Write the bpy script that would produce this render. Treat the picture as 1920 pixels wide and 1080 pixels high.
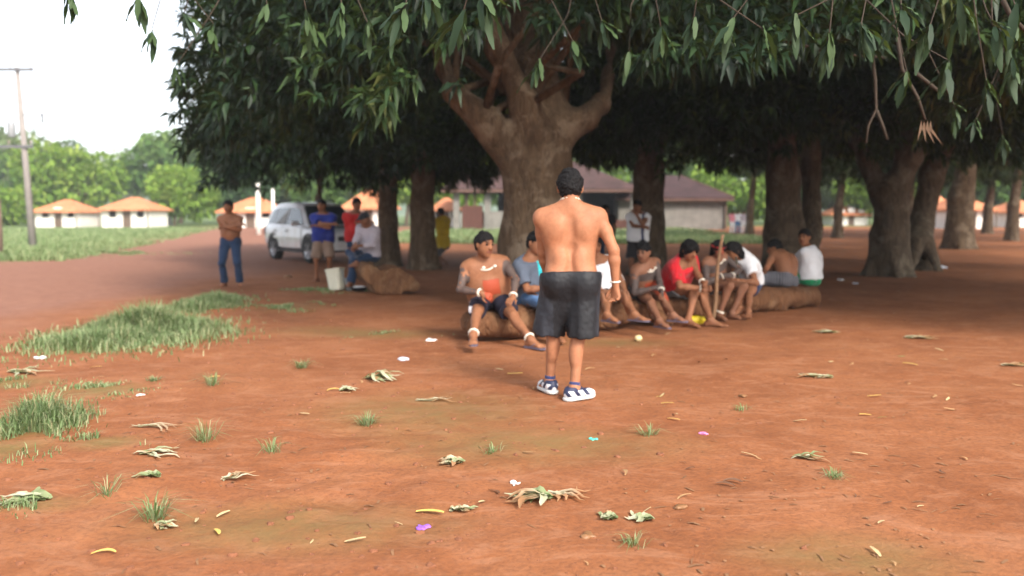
import bpy, math, random
import numpy as np
from mathutils import Vector, Matrix, Euler
random.seed(7); rng = np.random.default_rng(7)
for o in list(bpy.data.objects): bpy.data.objects.remove(o)
SC = bpy.context.scene
COL = SC.collection
# ------------------------------------------------------------------ camera
FPX = 1600.0; CAMH = 1.35; HOR = 407.0
PITCH = math.atan((540 - HOR) / FPX)
cam_d = bpy.data.cameras.new('camera'); cam = bpy.data.objects.new('camera', cam_d); COL.objects.link(cam)
cam_d.sensor_width = 36.0; cam_d.lens = 36.0 * FPX / 1920.0
cam.location = (0, 0, CAMH); cam.rotation_euler = (math.radians(90) - PITCH, 0, 0)
cam_d.clip_start = 0.05; cam_d.clip_end = 3000
cam_d.dof.use_dof = True; cam_d.dof.focus_distance = 4.4; cam_d.dof.aperture_fstop = 1.45
SC.camera = cam
# ------------------------------------------------------------------ light
SUN_EL = 38.0; SUN_AZ = 148.0      # azimuth clockwise from +Y: behind the camera, to the right
W_ = bpy.data.worlds.new("World"); SC.world = W_; W_.use_nodes = True
nt = W_.node_tree; nt.nodes.clear()
sky = nt.nodes.new('ShaderNodeTexSky'); sky.sky_type = 'NISHITA'; sky.sun_disc = False
sky.sun_elevation = math.radians(SUN_EL); sky.sun_rotation = math.radians(SUN_AZ)
sky.air_density = 1.0; sky.dust_density = 4.0; sky.ozone_density = 1.0; sky.altitude = 300
hs = nt.nodes.new('ShaderNodeHueSaturation'); hs.inputs['Saturation'].default_value = 0.35
hs.inputs['Value'].default_value = 1.0
bg = nt.nodes.new('ShaderNodeBackground'); bg.inputs[1].default_value = 0.15
wo = nt.nodes.new('ShaderNodeOutputWorld')
nt.links.new(sky.outputs[0], hs.inputs['Color']); nt.links.new(hs.outputs[0], bg.inputs[0]); nt.links.new(bg.outputs[0], wo.inputs[0])
sl = bpy.data.lights.new('sun', 'SUN'); sl.energy = 1.5; sl.angle = math.radians(14); sl.color = (1.0, 0.90, 0.77)
sun = bpy.data.objects.new('sun', sl); COL.objects.link(sun)
az = math.radians(SUN_AZ); el = math.radians(SUN_EL)
sdir = Vector((math.sin(az) * math.cos(el), math.cos(az) * math.cos(el), math.sin(el)))
sun.rotation_euler = sdir.to_track_quat('Z', 'Y').to_euler(); sun.location = (10, -10, 30)
SC.view_settings.view_transform = 'Standard'; SC.view_settings.look = 'None'
SC.view_settings.exposure = 1.6; SC.view_settings.gamma = 1.0; SC.view_settings.use_curve_mapping = False
SC.render.engine = 'CYCLES'
SC.cycles.max_bounces = 6; SC.cycles.diffuse_bounces = 4; SC.cycles.transparent_max_bounces = 6

# ------------------------------------------------------------------ pixel helpers (photo pixels 1920x1080)
CT, ST = math.cos(PITCH), math.sin(PITCH)
def ray(px, py):
    u = (px - 960) / FPX; v = (540 - py) / FPX
    return np.array([u, v * ST + CT, v * CT - ST])
def W(px, py, d):
    r = ray(px, py); return np.array([0, 0, CAMH]) + r * (d / r[1])
def G(px, py, z=0.0):
    r = ray(px, py); return np.array([0, 0, CAMH]) + r * ((z - CAMH) / r[2])

# ------------------------------------------------------------------ object helpers
def tag(o, label=None, cat=None, group=None, kind=None):
    if label: o['label'] = label
    if cat: o['category'] = cat
    if group: o['group'] = group
    if kind: o['kind'] = kind
    return o
def empty(name, loc, rz=0.0):
    o = bpy.data.objects.new(name, None); COL.objects.link(o)
    o.location = tuple(float(v) for v in loc); o.rotation_euler = (0, 0, rz); o.empty_display_size = 0.2
    return o
def obj(name, me, parent=None, mat=None):
    o = bpy.data.objects.new(name, me); COL.objects.link(o)
    if mat is not None and len(me.materials) == 0: me.materials.append(mat)
    if parent is not None: o.parent = parent
    return o
def mesh(name, V, F, mat=None, smooth=False, attrs=None, mi=None):
    """V (n,3) array, F list of faces or (m,k) int array"""
    me = bpy.data.meshes.new(name)
    V = np.asarray(V, dtype=np.float32)
    if isinstance(F, np.ndarray):
        m, k = F.shape
        me.vertices.add(len(V)); me.vertices.foreach_set('co', V.ravel())
        me.loops.add(m * k); me.loops.foreach_set('vertex_index', F.astype(np.int32).ravel())
        me.polygons.add(m); me.polygons.foreach_set('loop_start', np.arange(0, m * k, k, dtype=np.int32))
        me.polygons.foreach_set('loop_total', np.full(m, k, dtype=np.int32))
        me.update(calc_edges=True)
    else:
        me.from_pydata([tuple(map(float, v)) for v in V], [], [tuple(map(int, f)) for f in F])
    if mat is not None:
        for m_ in (mat if isinstance(mat, (list, tuple)) else [mat]): me.materials.append(m_)
    if mi is not None: me.polygons.foreach_set('material_index', np.asarray(mi, dtype=np.int32))
    if smooth: me.polygons.foreach_set('use_smooth', np.ones(len(me.polygons), dtype=bool))
    if attrs:
        for an, av in attrs.items():
            av = np.asarray(av, dtype=np.float32)
            if av.ndim == 1:
                a = me.attributes.new(an, 'FLOAT', 'POINT'); a.data.foreach_set('value', av)
            else:
                a = me.attributes.new(an, 'FLOAT_COLOR', 'POINT')
                a.data.foreach_set('color', np.hstack([av, np.ones((len(av), 1), np.float32)]).astype(np.float32).ravel())
    me.update()
    return me
class MB:
    """collects boxes, tubes and free faces into one mesh"""
    def __init__(s): s.V = []; s.F = []; s.M = []
    def add(s, V, F, m=0):
        b = len(s.V); s.V += [tuple(map(float, v)) for v in V]; s.F += [tuple(int(i) + b for i in f) for f in F]; s.M += [m] * len(F); return s
    def box(s, x0, x1, y0, y1, z0, z1, m=0, rz=0, c=None, bev=0.0):
        V = [(x, y, z) for z in (z0, z1) for y in (y0, y1) for x in (x0, x1)]
        F = [(0, 2, 3, 1), (4, 5, 7, 6), (0, 1, 5, 4), (2, 6, 7, 3), (0, 4, 6, 2), (1, 3, 7, 5)]
        if rz:
            cx, cy = c if c else ((x0 + x1) / 2, (y0 + y1) / 2); ca, sa = math.cos(rz), math.sin(rz)
            V = [(cx + (x - cx) * ca - (y - cy) * sa, cy + (x - cx) * sa + (y - cy) * ca, z) for x, y, z in V]
        return s.add(V, F, m)
    def tube(s, pts, rad, n=8, m=0, cap=True):
        pts = [np.asarray(p, float) for p in pts]
        if not hasattr(rad, '__len__'): rad = [rad] * len(pts)
        V = []; F = []; up = np.array([0.13, 0.31, 1.0])
        for i, p in enumerate(pts):
            t = pts[min(i + 1, len(pts) - 1)] - pts[max(i - 1, 0)]; t = t / (np.linalg.norm(t) + 1e-9)
            a = np.cross(t, up); 
            if np.linalg.norm(a) < 0.15: a = np.cross(t, np.array([1.0, 0.1, 0]))
            a /= np.linalg.norm(a); b = np.cross(t, a)
            for k in range(n):
                th = 2 * math.pi * k / n; V.append(p + rad[i] * (math.cos(th) * a + math.sin(th) * b))
        for i in range(len(pts) - 1):
            for k in range(n):
                k2 = (k + 1) % n; F.append((i * n + k, i * n + k2, (i + 1) * n + k2, (i + 1) * n + k))
        if cap: F.append(tuple(range(n - 1, -1, -1))); F.append(tuple((len(pts) - 1) * n + k for k in range(n)))
        return s.add(V, F, m)
    def lathe(s, prof, c, n=16, m=0):
        V = []; F = []
        for (r, z) in prof:
            for k in range(n):
                th = 2 * math.pi * k / n; V.append((c[0] + r * math.cos(th), c[1] + r * math.sin(th), c[2] + z))
        for i in range(len(prof) - 1):
            for k in range(n):
                k2 = (k + 1) % n; F.append((i * n + k, i * n + k2, (i + 1) * n + k2, (i + 1) * n + k))
        return s.add(V, F, m)
    def build(s, name, mats, parent=None, smooth=False):
        me = mesh(name, s.V, s.F, mats, smooth, mi=s.M)
        return obj(name, me, parent)

# ------------------------------------------------------------------ numpy value noise
_lat = rng.random((64, 64, 64)).astype(np.float32)
def noise3(P, sc=1.0, off=0.0):
    Q = np.asarray(P, dtype=np.float64) * sc + off
    i = np.floor(Q).astype(np.int64); f = Q - i; f = f * f * (3 - 2 * f)
    i &= 63; j = (i + 1) & 63
    x0, y0, z0 = i[..., 0], i[..., 1], i[..., 2]; x1, y1, z1 = j[..., 0], j[..., 1], j[..., 2]
    fx, fy, fz = f[..., 0], f[..., 1], f[..., 2]
    c00 = _lat[x0, y0, z0] * (1 - fx) + _lat[x1, y0, z0] * fx; c10 = _lat[x0, y1, z0] * (1 - fx) + _lat[x1, y1, z0] * fx
    c01 = _lat[x0, y0, z1] * (1 - fx) + _lat[x1, y0, z1] * fx; c11 = _lat[x0, y1, z1] * (1 - fx) + _lat[x1, y1, z1] * fx
    return (c00 * (1 - fy) + c10 * fy) * (1 - fz) + (c01 * (1 - fy) + c11 * fy) * fz - 0.5
def fbm(P, sc=1.0, oc=3, off=0.0):
    r = 0; a = 1.0
    for k in range(oc): r = r + a * noise3(P, sc * 2 ** k, off + 7.3 * k); a *= 0.5
    return r

# ------------------------------------------------------------------ materials
def lin(c): return tuple(c) + (1.0,)
class Mat:
    def __init__(s, name, col=(0.5, 0.5, 0.5), rough=0.8, spec=0.3, metal=0.0):
        s.m = bpy.data.materials.new(name); s.m.use_nodes = True; s.t = s.m.node_tree; s.n = s.t.nodes; s.l = s.t.links
        s.p = s.n['Principled BSDF']; s.p.inputs['Base Color'].default_value = lin(col); s.p.inputs['Roughness'].default_value = rough
        s.p.inputs['Specular IOR Level'].default_value = spec; s.p.inputs['Metallic'].default_value = metal
        s.tc = s.n.new('ShaderNodeTexCoord'); s.out = s.n['Material Output']
    def noise(s, sc, det=4, rough=0.6, dist=0.0, scale=(1, 1, 1), coord='Object'):
        mp = s.n.new('ShaderNodeMapping'); mp.inputs['Scale'].default_value = scale
        s.l.new(s.tc.outputs[coord], mp.inputs['Vector'])
        t = s.n.new('ShaderNodeTexNoise'); t.inputs['Scale'].default_value = sc; t.inputs['Detail'].default_value = det
        t.inputs['Roughness'].default_value = rough; t.inputs['Distortion'].default_value = dist
        s.l.new(mp.outputs[0], t.inputs['Vector']); return t.outputs['Fac']
    def voro(s, sc, scale=(1, 1, 1), feature='F1', coord='Object'):
        mp = s.n.new('ShaderNodeMapping'); mp.inputs['Scale'].default_value = scale
        s.l.new(s.tc.outputs[coord], mp.inputs['Vector'])
        t = s.n.new('ShaderNodeTexVoronoi'); t.feature = feature; t.inputs['Scale'].default_value = sc
        s.l.new(mp.outputs[0], t.inputs['Vector']); return t.outputs['Distance']
    def ramp(s, fac, stops):
        r = s.n.new('ShaderNodeValToRGB'); e = r.color_ramp.elements
        while len(e) < len(stops): e.new(0.5)
        for el_, (p, c) in zip(e, stops): el_.position = p; el_.color = lin(c) if hasattr(c, '__len__') else (c, c, c, 1)
        s.l.new(fac, r.inputs[0]); return r.outputs[0]
    def attr(s, name, fac=True):
        a = s.n.new('ShaderNodeAttribute'); a.attribute_name = name; return a.outputs['Fac' if fac else 'Color']
    def mix(s, f, a, b, mode='MIX'):
        m = s.n.new('ShaderNodeMix'); m.data_type = 'RGBA'; m.blend_type = mode; m.clamp_factor = True
        for inp, v in ((m.inputs['Factor'], f), (m.inputs[6], a), (m.inputs[7], b)):
            if isinstance(v, (int, float)): inp.default_value = v
            elif isinstance(v, tuple): inp.default_value = lin(v)
            else: s.l.new(v, inp)
        return m.outputs[2]
    def math(s, op, a, b=0.0):
        m = s.n.new('ShaderNodeMath'); m.operation = op
        for inp, v in ((m.inputs[0], a), (m.inputs[1], b)):
            if isinstance(v, (int, float)): inp.default_value = v
            else: s.l.new(v, inp)
        return m.outputs[0]
    def col(s, c): s.l.new(c, s.p.inputs['Base Color']); return s
    def bump(s, h, st=0.4, dist=0.02):
        b = s.n.new('ShaderNodeBump'); b.inputs['Strength'].default_value = st; b.inputs['Distance'].default_value = dist
        s.l.new(h, b.inputs['Height']); s.l.new(b.outputs[0], s.p.inputs['Normal']); return s

def skin_mat(name, base, dark=0.72):
    M = Mat(name, base, 0.58, 0.22)
    c = M.ramp(M.noise(5, 6, .7), [(0.3, tuple(v * dark for v in base)), (0.55, base), (0.75, (min(1, base[0] * 1.2), base[1] * 1.12, base[2] * 1.1))])
    c = M.mix(M.ramp(M.noise(45, 4, .7), [(.35, .3), (.55, 0.0)]), c, (base[0] * .62, base[1] * .5, base[2] * .5))
    pc = M.attr('paint', False); pa = M.attr('paint_a')
    M.col(M.mix(pa, c, pc))
    M.bump(M.noise(90, 3), 0.15, 0.004)
    M.p.inputs['Subsurface Weight'].default_value = 0.03; M.p.inputs['Subsurface Radius'].default_value = (0.02, 0.008, 0.004)
    return M.m
def cloth_mat(name, base, rough=0.85, var=0.8, spec=0.2):
    M = Mat(name, base, rough, spec)
    M.col(M.ramp(M.noise(6, 4), [(0.3, tuple(v * var for v in base)), (0.65, base)]))
    M.bump(M.noise(22, 4, dist=0.6), 0.5, 0.02)
    M.p.inputs['Sheen Weight'].default_value = 0.15
    return M.m
def plain(name, base, rough=0.7, var=0.8, sc=8, spec=0.3, metal=0, b=0.2):
    M = Mat(name, base, rough, spec, metal)
    M.col(M.ramp(M.noise(sc, 5), [(0.3, tuple(v * var for v in base)), (0.7, base)]))
    if b: M.bump(M.noise(sc * 5, 4), b, 0.01)
    return M.m
def leaf_mat(name, stops, trans=0.25, rough=0.45, spec=0.4):
    M = Mat(name, (0.05, 0.1, 0.03), rough, spec)
    c = M.ramp(M.attr('rnd'), stops)
    M.col(c)
    tr = M.n.new('ShaderNodeBsdfTranslucent'); M.l.new(M.mix(0.5, c, (0.22, 0.32, 0.04)), tr.inputs[0])
    mx = M.n.new('ShaderNodeMixShader'); mx.inputs[0].default_value = trans
    M.l.new(M.p.outputs[0], mx.inputs[1]); M.l.new(tr.outputs[0], mx.inputs[2]); M.l.new(mx.outputs[0], M.out.inputs[0])
    return M.m
def bark_mat(name, c0, c1, c2, sc=1.0):
    M = Mat(name, c0, 0.9, 0.15)
    n1 = M.noise(2.2 * sc, 6, 0.65, 0.4); n2 = M.noise(9 * sc, 6, 0.7, 0.3, (1, 1, 0.35))
    c = M.mix(M.ramp(n2, [(0.35, 0.0), (0.65, 1.0)]), c0, c1)
    c = M.mix(M.ramp(n1, [(0.52, 0.0), (0.62, 0.8)]), c, c2)
    M.col(c)
    v = M.voro(13 * sc, (1, 1, 0.3), 'DISTANCE_TO_EDGE')
    crack = M.ramp(v, [(.0, 1.0), (.09, 0.0)]); M.col(M.mix(M.math('MULTIPLY', crack, .16), c, tuple(q * .45 for q in c0)))
    M.bump(M.math('ADD', n2, M.math('MULTIPLY', M.ramp(v, [(.0, 0.0), (.15, 1.0)]), 0.22)), 1.0, 0.06)
    return M.m

# ------------------------------------------------------------------ signed distance bodies -> one continuous mesh (surface nets)
def nrm(v): v = np.asarray(v, float); return v / (np.linalg.norm(v) + 1e-9)
def C(a, b, ra, rb=None, k=0.02, cut=False, cut0=False, sub=False):
    return dict(t='c', a=np.asarray(a, float), b=np.asarray(b, float), ra=ra, rb=ra if rb is None else rb, k=k, cut=cut, cut0=cut0, sub=sub)
def E(c, ax, rad, k=0.02, sub=False):
    return dict(t='e', c=np.asarray(c, float), ax=np.asarray(ax, float), rad=np.asarray(rad, float), k=k, sub=sub, cut=False)
def smin(a, b, k):
    h = np.maximum(k - np.abs(a - b), 0) / max(k, 1e-5); return np.minimum(a, b) - h * h * k * 0.25
def pbox(p):
    if p['t'] == 'c':
        lo = np.minimum(p['a'] - p['ra'], p['b'] - p['rb']); hi = np.maximum(p['a'] + p['ra'], p['b'] + p['rb'])
    else:
        r = p['rad'].max(); lo = p['c'] - r; hi = p['c'] + r
    return lo, hi
def pd(p, X, Y, Z):
    if p['t'] == 'c':
        a, b = p['a'], p['b']; ab = b - a; L2 = ab @ ab + 1e-12
        ax, ay, az_ = X - a[0], Y - a[1], Z - a[2]
        dt = ax * ab[0] + ay * ab[1] + az_ * ab[2]
        t = np.clip(dt / L2, 0, 1)
        d = np.sqrt((ax - t * ab[0]) ** 2 + (ay - t * ab[1]) ** 2 + (az_ - t * ab[2]) ** 2) - (p['ra'] + (p['rb'] - p['ra']) * t)
        L = math.sqrt(L2)
        if p['cut']: d = np.maximum(d, dt / L - L)
        if p.get('cut0'): d = np.maximum(d, -dt / L)
        return d
    q = [X - p['c'][0], Y - p['c'][1], Z - p['c'][2]]
    k0 = 0; k1 = 0
    for i in range(3):
        l = (q[0] * p['ax'][i][0] + q[1] * p['ax'][i][1] + q[2] * p['ax'][i][2]) / p['rad'][i]
        k0 = k0 + l * l; k1 = k1 + (l / p['rad'][i]) ** 2
    k0 = np.sqrt(k0); k1 = np.sqrt(k1) + 1e-9
    return k0 * (k0 - 1) / k1
def field(groups, h, planes=(), gk=0.02, warp=None):
    lo = np.min([pbox(p)[0] for g in groups for p in g], 0) - 3 * h; hi = np.max([pbox(p)[1] for g in groups for p in g], 0) + 3 * h
    n = np.ceil((hi - lo) / h).astype(int) + 1
    ax = [(lo[i] + h * np.arange(n[i])).astype(np.float32) for i in range(3)]
    F = np.full(tuple(n), 1.0, np.float32)
    for g in groups:
        T = np.full(tuple(n), 1.0, np.float32)
        for p in g:
            l, u = pbox(p); pad = max(p['k'], gk) + 3 * h
            i0 = np.maximum(np.floor((l - pad - lo) / h).astype(int), 0); i1 = np.minimum(np.ceil((u + pad - lo) / h).astype(int) + 1, n)
            sl_ = tuple(slice(a, b) for a, b in zip(i0, i1))
            X = ax[0][sl_[0], None, None]; Y = ax[1][None, sl_[1], None]; Z = ax[2][None, None, sl_[2]]
            d = pd(p, X, Y, Z)
            if p['sub']: T[sl_] = -smin(-T[sl_], d, p['k'])
            else: T[sl_] = smin(T[sl_], d, p['k'])
        F = smin(F, T, gk)
    X = ax[0][:, None, None]; Y = ax[1][None, :, None]; Z = ax[2][None, None, :]
    for (c, nn) in planes:
        F = np.maximum(F, (X - c[0]) * nn[0] + (Y - c[1]) * nn[1] + (Z - c[2]) * nn[2])
    if warp is not None:
        P = np.stack(np.broadcast_arrays(X, Y, Z), -1); F = F + warp(P).astype(np.float32)
    return F, lo, h
def surfnet(F, lo, h):
    ins = F < 0
    nx, ny, nz = F.shape
    c = np.zeros((nx - 1, ny - 1, nz - 1), np.int8)
    off = [(i, j, k) for i in (0, 1) for j in (0, 1) for k in (0, 1)]
    for (i, j, k) in off: c += ins[i:nx - 1 + i, j:ny - 1 + j, k:nz - 1 + k]
    act = (c > 0) & (c < 8)
    I, J, K = np.nonzero(act); nv = len(I)
    if nv == 0: return np.zeros((0, 3)), np.zeros((0, 4), int)
    acc = np.zeros((nv, 3)); cnt = np.zeros(nv)
    val = {o: F[I + o[0], J + o[1], K + o[2]].astype(np.float64) for o in off}
    for a in off:
        for d in range(3):
            if a[d]: continue
            b = list(a); b[d] = 1; b = tuple(b)
            fa, fb = val[a], val[b]; m = (fa < 0) != (fb < 0)
            t = np.where(m, fa / np.where(m, fa - fb, 1), 0)
            for q in range(3): acc[:, q] += np.where(m, a[q] + (t if q == d else 0), 0)
            cnt += m
    V = lo + h * (np.stack([I, J, K], 1) + acc / cnt[:, None])
    idx = np.full(act.shape, -1, np.int64); idx[act] = np.arange(nv)
    faces = []
    for d in range(3):
        s0 = [slice(None)] * 3; s1 = [slice(None)] * 3; s0[d] = slice(0, -1); s1[d] = slice(1, None)
        e = ins[tuple(s0)] != ins[tuple(s1)]
        i, j, k = np.nonzero(e); p = np.stack([i, j, k], 1); o1, o2 = (d + 1) % 3, (d + 2) % 3
        ok = (p[:, o1] > 0) & (p[:, o2] > 0) & (p[:, o1] < F.shape[o1] - 1) & (p[:, o2] < F.shape[o2] - 1); p = p[ok]
        def cell(a, b):
            q = p.copy(); q[:, o1] -= a; q[:, o2] -= b; return idx[q[:, 0], q[:, 1], q[:, 2]]
        q = np.stack([cell(1, 1), cell(0, 1), cell(0, 0), cell(1, 0)], 1)
        fl = ~ins[p[:, 0], p[:, 1], p[:, 2]]
        q[fl] = q[fl][:, ::-1]
        faces.append(q)
    Fq = np.concatenate(faces); Fq = Fq[(Fq >= 0).all(1)]
    return V, Fq
def sdfmesh(groups, h, planes=(), gk=0.02, warp=None, relax=1):
    F, lo, hh = field(groups, h, planes, gk, warp)
    V, Q = surfnet(F, lo, hh)
    for _ in range(relax):   # light smoothing of stair steps
        A = np.zeros_like(V); n = np.zeros(len(V))
        for a in range(4):
            for b in (1, 3):
                np.add.at(A, Q[:, a], V[Q[:, (a + b) % 4]]); np.add.at(n, Q[:, a], 1)
        V = 0.5 * V + 0.5 * A / np.maximum(n, 1)[:, None]
    return V, Q
def ik(a, c, l1, l2, pole):
    a = np.asarray(a, float); c = np.asarray(c, float); d = c - a; L = np.linalg.norm(d); dn = d / (L + 1e-9)
    if L > (l1 + l2) * 0.995: c = a + dn * (l1 + l2) * 0.995; L = (l1 + l2) * 0.995
    x = (l1 * l1 - l2 * l2 + L * L) / (2 * L); y = math.sqrt(max(l1 * l1 - x * x, 0))
    p = np.asarray(pole, float); p = p - dn * (p @ dn); p = nrm(p)
    return a + dn * x + p * y, c
# ------------------------------------------------------------------ people
UP = np.array([0, 0, 1.0])
SK_L = skin_mat('skin_tan', (0.33, 0.142, 0.074)); SK_M = skin_mat('skin_brown', (0.25, 0.108, 0.055)); SK_D = skin_mat('skin_dark', (0.21, 0.095, 0.055))
HAIR = Mat('hair', (0.007, 0.0065, 0.007), 0.75, 0.15); HAIR.bump(HAIR.noise(60, 4, scale=(1, 1, 0.3)), 0.6, 0.01); HAIR = HAIR.m
EYEW = plain('eye_white', (0.6, 0.55, 0.5), 0.3, 0.95, 8, b=0)
BEAD = plain('white_bead', (0.75, 0.70, 0.60), 0.5, 0.8, 30)
PAINT_GREY = (0.055, 0.05, 0.05); PAINT_RED = (0.30, 0.048, 0.02)
def person(name, label, s, pel, neck, head, pdir, cdir, hdir, ankles, toes, hands, epoles=None, kpoles=None, skin=SK_M,
           fat=0.0, hair='short', cloth=(), bend=0.03, sw=0.185, h=0.009, paint=None, curl=0.7, handdir=None, musc=False,
           beads=(), shoe=None, hsc=1.07, group=None, barefoot=True, eyes=True, palm=None):
    pel, neck, head = (np.asarray(v, float) for v in (pel, neck, head))
    pdir = nrm([pdir[0], pdir[1], 0]); cdir = nrm([cdir[0], cdir[1], 0]); hdir = nrm(hdir)
    spine = nrm(neck - pel)
    def frame(f, up):
        r = nrm(np.cross(f, up)); f2 = np.cross(up, r); return r, nrm(f2)
    Rp, Fp = frame(pdir, nrm(UP * 0.6 + spine * 0.4)); Rc, Fc = frame(cdir, spine)
    Rh = nrm(np.cross(hdir, nrm(UP + 0.001 * Rc))); Uh = np.cross(Rh, hdir)
    mid = (pel + neck) / 2 - Fc * bend
    def sp(t): return (1 - t) ** 2 * pel + 2 * t * (1 - t) * (2 * mid - (pel + neck) / 2) + t * t * neck
    def Rt(t): return nrm(Rp * (1 - t) + Rc * t)
    def Ft(t): return nrm(Fp * (1 - t) + Fc * t)
    sl_ = [(0.0, .085, .098, -.01), (0.22, .078, .090, 0), (0.45, .085 + .0, .094, .0), (0.68, .098, .104, .004), (0.86, .105, .088, -.005)]
    hips = [pel + sg * Rp * .092 * s - UP * .02 * s for sg in (1, -1)]
    shs = [sp(0.90) + sg * Rc * sw * s for sg in (1, -1)]
    TL, SL, UA, FA = .43 * s, .405 * s, .285 * s, .25 * s
    epoles = epoles or [(-Fc * .6 - UP * .5 + sg * Rc * .6) for sg in (1, -1)]
    kpoles = kpoles or [(Fp + UP * .25 + sg * Rp * .15) for sg in (1, -1)]
    knees, ank = [], []
    for i in (0, 1):
        k_, a_ = ik(hips[i], ankles[i], TL, SL, kpoles[i]); knees.append(k_); ank.append(a_)
    elb, wri = [], []
    for i in (0, 1):
        e_, w_ = ik(shs[i], hands[i], UA, FA, epoles[i]); elb.append(e_); wri.append(w_)
    def torso(inf=0.0, t0=-1, fs=1.0):
        g = []
        for (t, hw, r, fo) in sl_:
            if t < t0: continue
            ff = fat * (1.0 if 0.1 < t < 0.6 else 0.45)
            hw2 = hw * (sw / .185 if t > .5 else 1)
            c = sp(t) + Ft(t) * (fo + .03 * ff) * s
            g.append(C(c - Rt(t) * (hw2 + .03 * ff) * s, c + Rt(t) * (hw2 + .03 * ff) * s, (r + .045 * ff) * s + inf, k=.07 * s))
        if fat > 0: g.append(E(sp(.32) + Ft(.3) * .075 * s, [Rt(.3), Ft(.3), nrm(np.cross(Rt(.3), Ft(.3)))], np.array([.14, .10 + .03 * fat, .14]) * s + inf, k=.06 * s))
        g.append(C(sp(.97) - Rc * .02, sp(.97) + Rc * .02, .062 * s + inf, k=.05 * s))
        for i, sg in ((0, 1), (1, -1)):
            g.append(C(sp(1.0) + UP * .035 * s - Fc * .015 * s, shs[i] - spine * .012, .050 * s + inf * .8, .048 * s + inf, k=.06 * s))
            g.append(C(sp(.8) + sg * Rc * .1 * s, shs[i], .07 * s + inf, .052 * s + inf, k=.05 * s))
        return g
    # ---------------- body
    T = torso()
    for i, sg in ((0, 1), (1, -1)):
        T.append(C(hips[i] - Fp * .03 * s + Rp * 0, hips[i] - Fp * .045 * s - UP * .03 * s, .088 * s, k=.05 * s))
        if musc:
            T.append(E(sp(.72) - Fc * .075 * s + sg * Rc * .085 * s, [Rc, Fc, spine], np.array([.065, .05, .085]) * s, k=.03 * s))
            T.append(C(sp(.62) - Fc * .03 * s + sg * Rc * .115 * s, shs[i] - spine * .03 * s - Fc * .01, .062 * s, .045 * s, k=.05 * s))
        else:
            T.append(E(sp(.76) + Fc * .07 * s + sg * Rc * .07 * s, [Rc, Fc, spine], np.array([.075, .04 + .015 * fat, .06]) * s, k=.03 * s))
    if musc:
        T.append(C(sp(.05) - Fp * .118 * s, sp(.4) - Fc * .112 * s, .030 * s, .024 * s, k=.045 * s, sub=True))
        T.append(C(sp(.4) - Fc * .114 * s, sp(.85) - Fc * .118 * s, .026 * s, .020 * s, k=.04 * s, sub=True))
        T.append(E(sp(.22) - Fp * .085 * s + Rp * .07 * s, [Rp, Fp, UP], np.array([.045, .03, .07]) * s, k=.04 * s))
        T.append(E(sp(.22) - Fp * .085 * s - Rp * .07 * s, [Rp, Fp, UP], np.array([.045, .03, .07]) * s, k=.04 * s))
    hs_ = s * hsc
    # head and neck
    nb = sp(.96)
    base = head - Uh * .07 * hs_ - hdir * .03 * hs_
    T.append(C(nb, base, .056 * s, .05 * s, k=.04 * s))
    Hd = [E(head, [Rh, hdir, Uh], np.array([.074, .094, .098]) * hs_, k=.02),
          E(head + hdir * .035 * hs_ - Uh * .055 * hs_, [Rh, hdir, Uh], np.array([.055, .058, .062]) * hs_, k=.035 * hs_),
          C(head + hdir * .088 * hs_ + Uh * .015 * hs_, head + hdir * .108 * hs_ - Uh * .022 * hs_, .008 * hs_, .014 * hs_, k=.018),
          C(head + hdir * .105 * hs_ - Uh * .025 * hs_ - Rh * .012, head + hdir * .105 * hs_ - Uh * .025 * hs_ + Rh * .012, .008 * hs_, k=.012),
          C(head + hdir * .082 * hs_ + Uh * .028 * hs_ - Rh * .03 * hs_, head + hdir * .082 * hs_ + Uh * .028 * hs_ + Rh * .03 * hs_, .011 * hs_, k=.015),
          C(head + hdir * .088 * hs_ - Uh * .058 * hs_ - Rh * .018 * hs_, head + hdir * .088 * hs_ - Uh * .058 * hs_ + Rh * .018 * hs_, .009 * hs_, k=.012),
          E(head + hdir * .066 * hs_ - Uh * .098 * hs_, [Rh, hdir, Uh], np.array([.026, .022, .02]) * hs_, k=.025)]
    for sg in (1, -1):
        Hd.append(E(head + sg * Rh * .074 * hs_ - Uh * .01 * hs_ - hdir * .005, [nrm(Rh - hdir * .4 * sg * sg), hdir, Uh], np.array([.012, .019, .034]) * hs_, k=.008))
        Hd.append(E(head + sg * Rh * .033 * hs_ + hdir * .09 * hs_ + Uh * .008 * hs_, [Rh, hdir, Uh], np.array([.016, .012, .01]) * hs_, k=.014, sub=True))
    groups = [T, Hd]
    palms = []
    for i, sg in ((0, 1), (1, -1)):
        A, B, W0 = shs[i], elb[i], wri[i]
        fd = nrm(W0 - B)
        arm = [C(A, A * .55 + B * .45, .056 * s, .047 * s, k=.03), C(A * .55 + B * .45, B, .047 * s, .038 * s, k=.03),
               C(B, B * .7 + W0 * .3, .038 * s, .041 * s, k=.02), C(B * .7 + W0 * .3, W0, .041 * s, .026 * s, k=.02)]
        hd = nrm(handdir[i]) if handdir and handdir[i] is not None else fd
        pn = nrm(palm[i]) if palm else nrm(-sg * Rc * .8 - UP * .3)     # palm normal (faces inwards)
        pn = nrm(pn - hd * (pn @ hd)); lat = nrm(np.cross(hd, pn))
        if (lat @ Fc) < 0: lat = -lat      # thumb side
        hh = s
        K = W0 + hd * .085 * hh
        palm_g = [C(W0, K + lat * .024 * hh, .021 * hh, .016 * hh, k=.012), C(W0, K - lat * .024 * hh, .021 * hh, .015 * hh, k=.012), C(W0, K, .022 * hh, .016 * hh, k=.012)]
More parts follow.
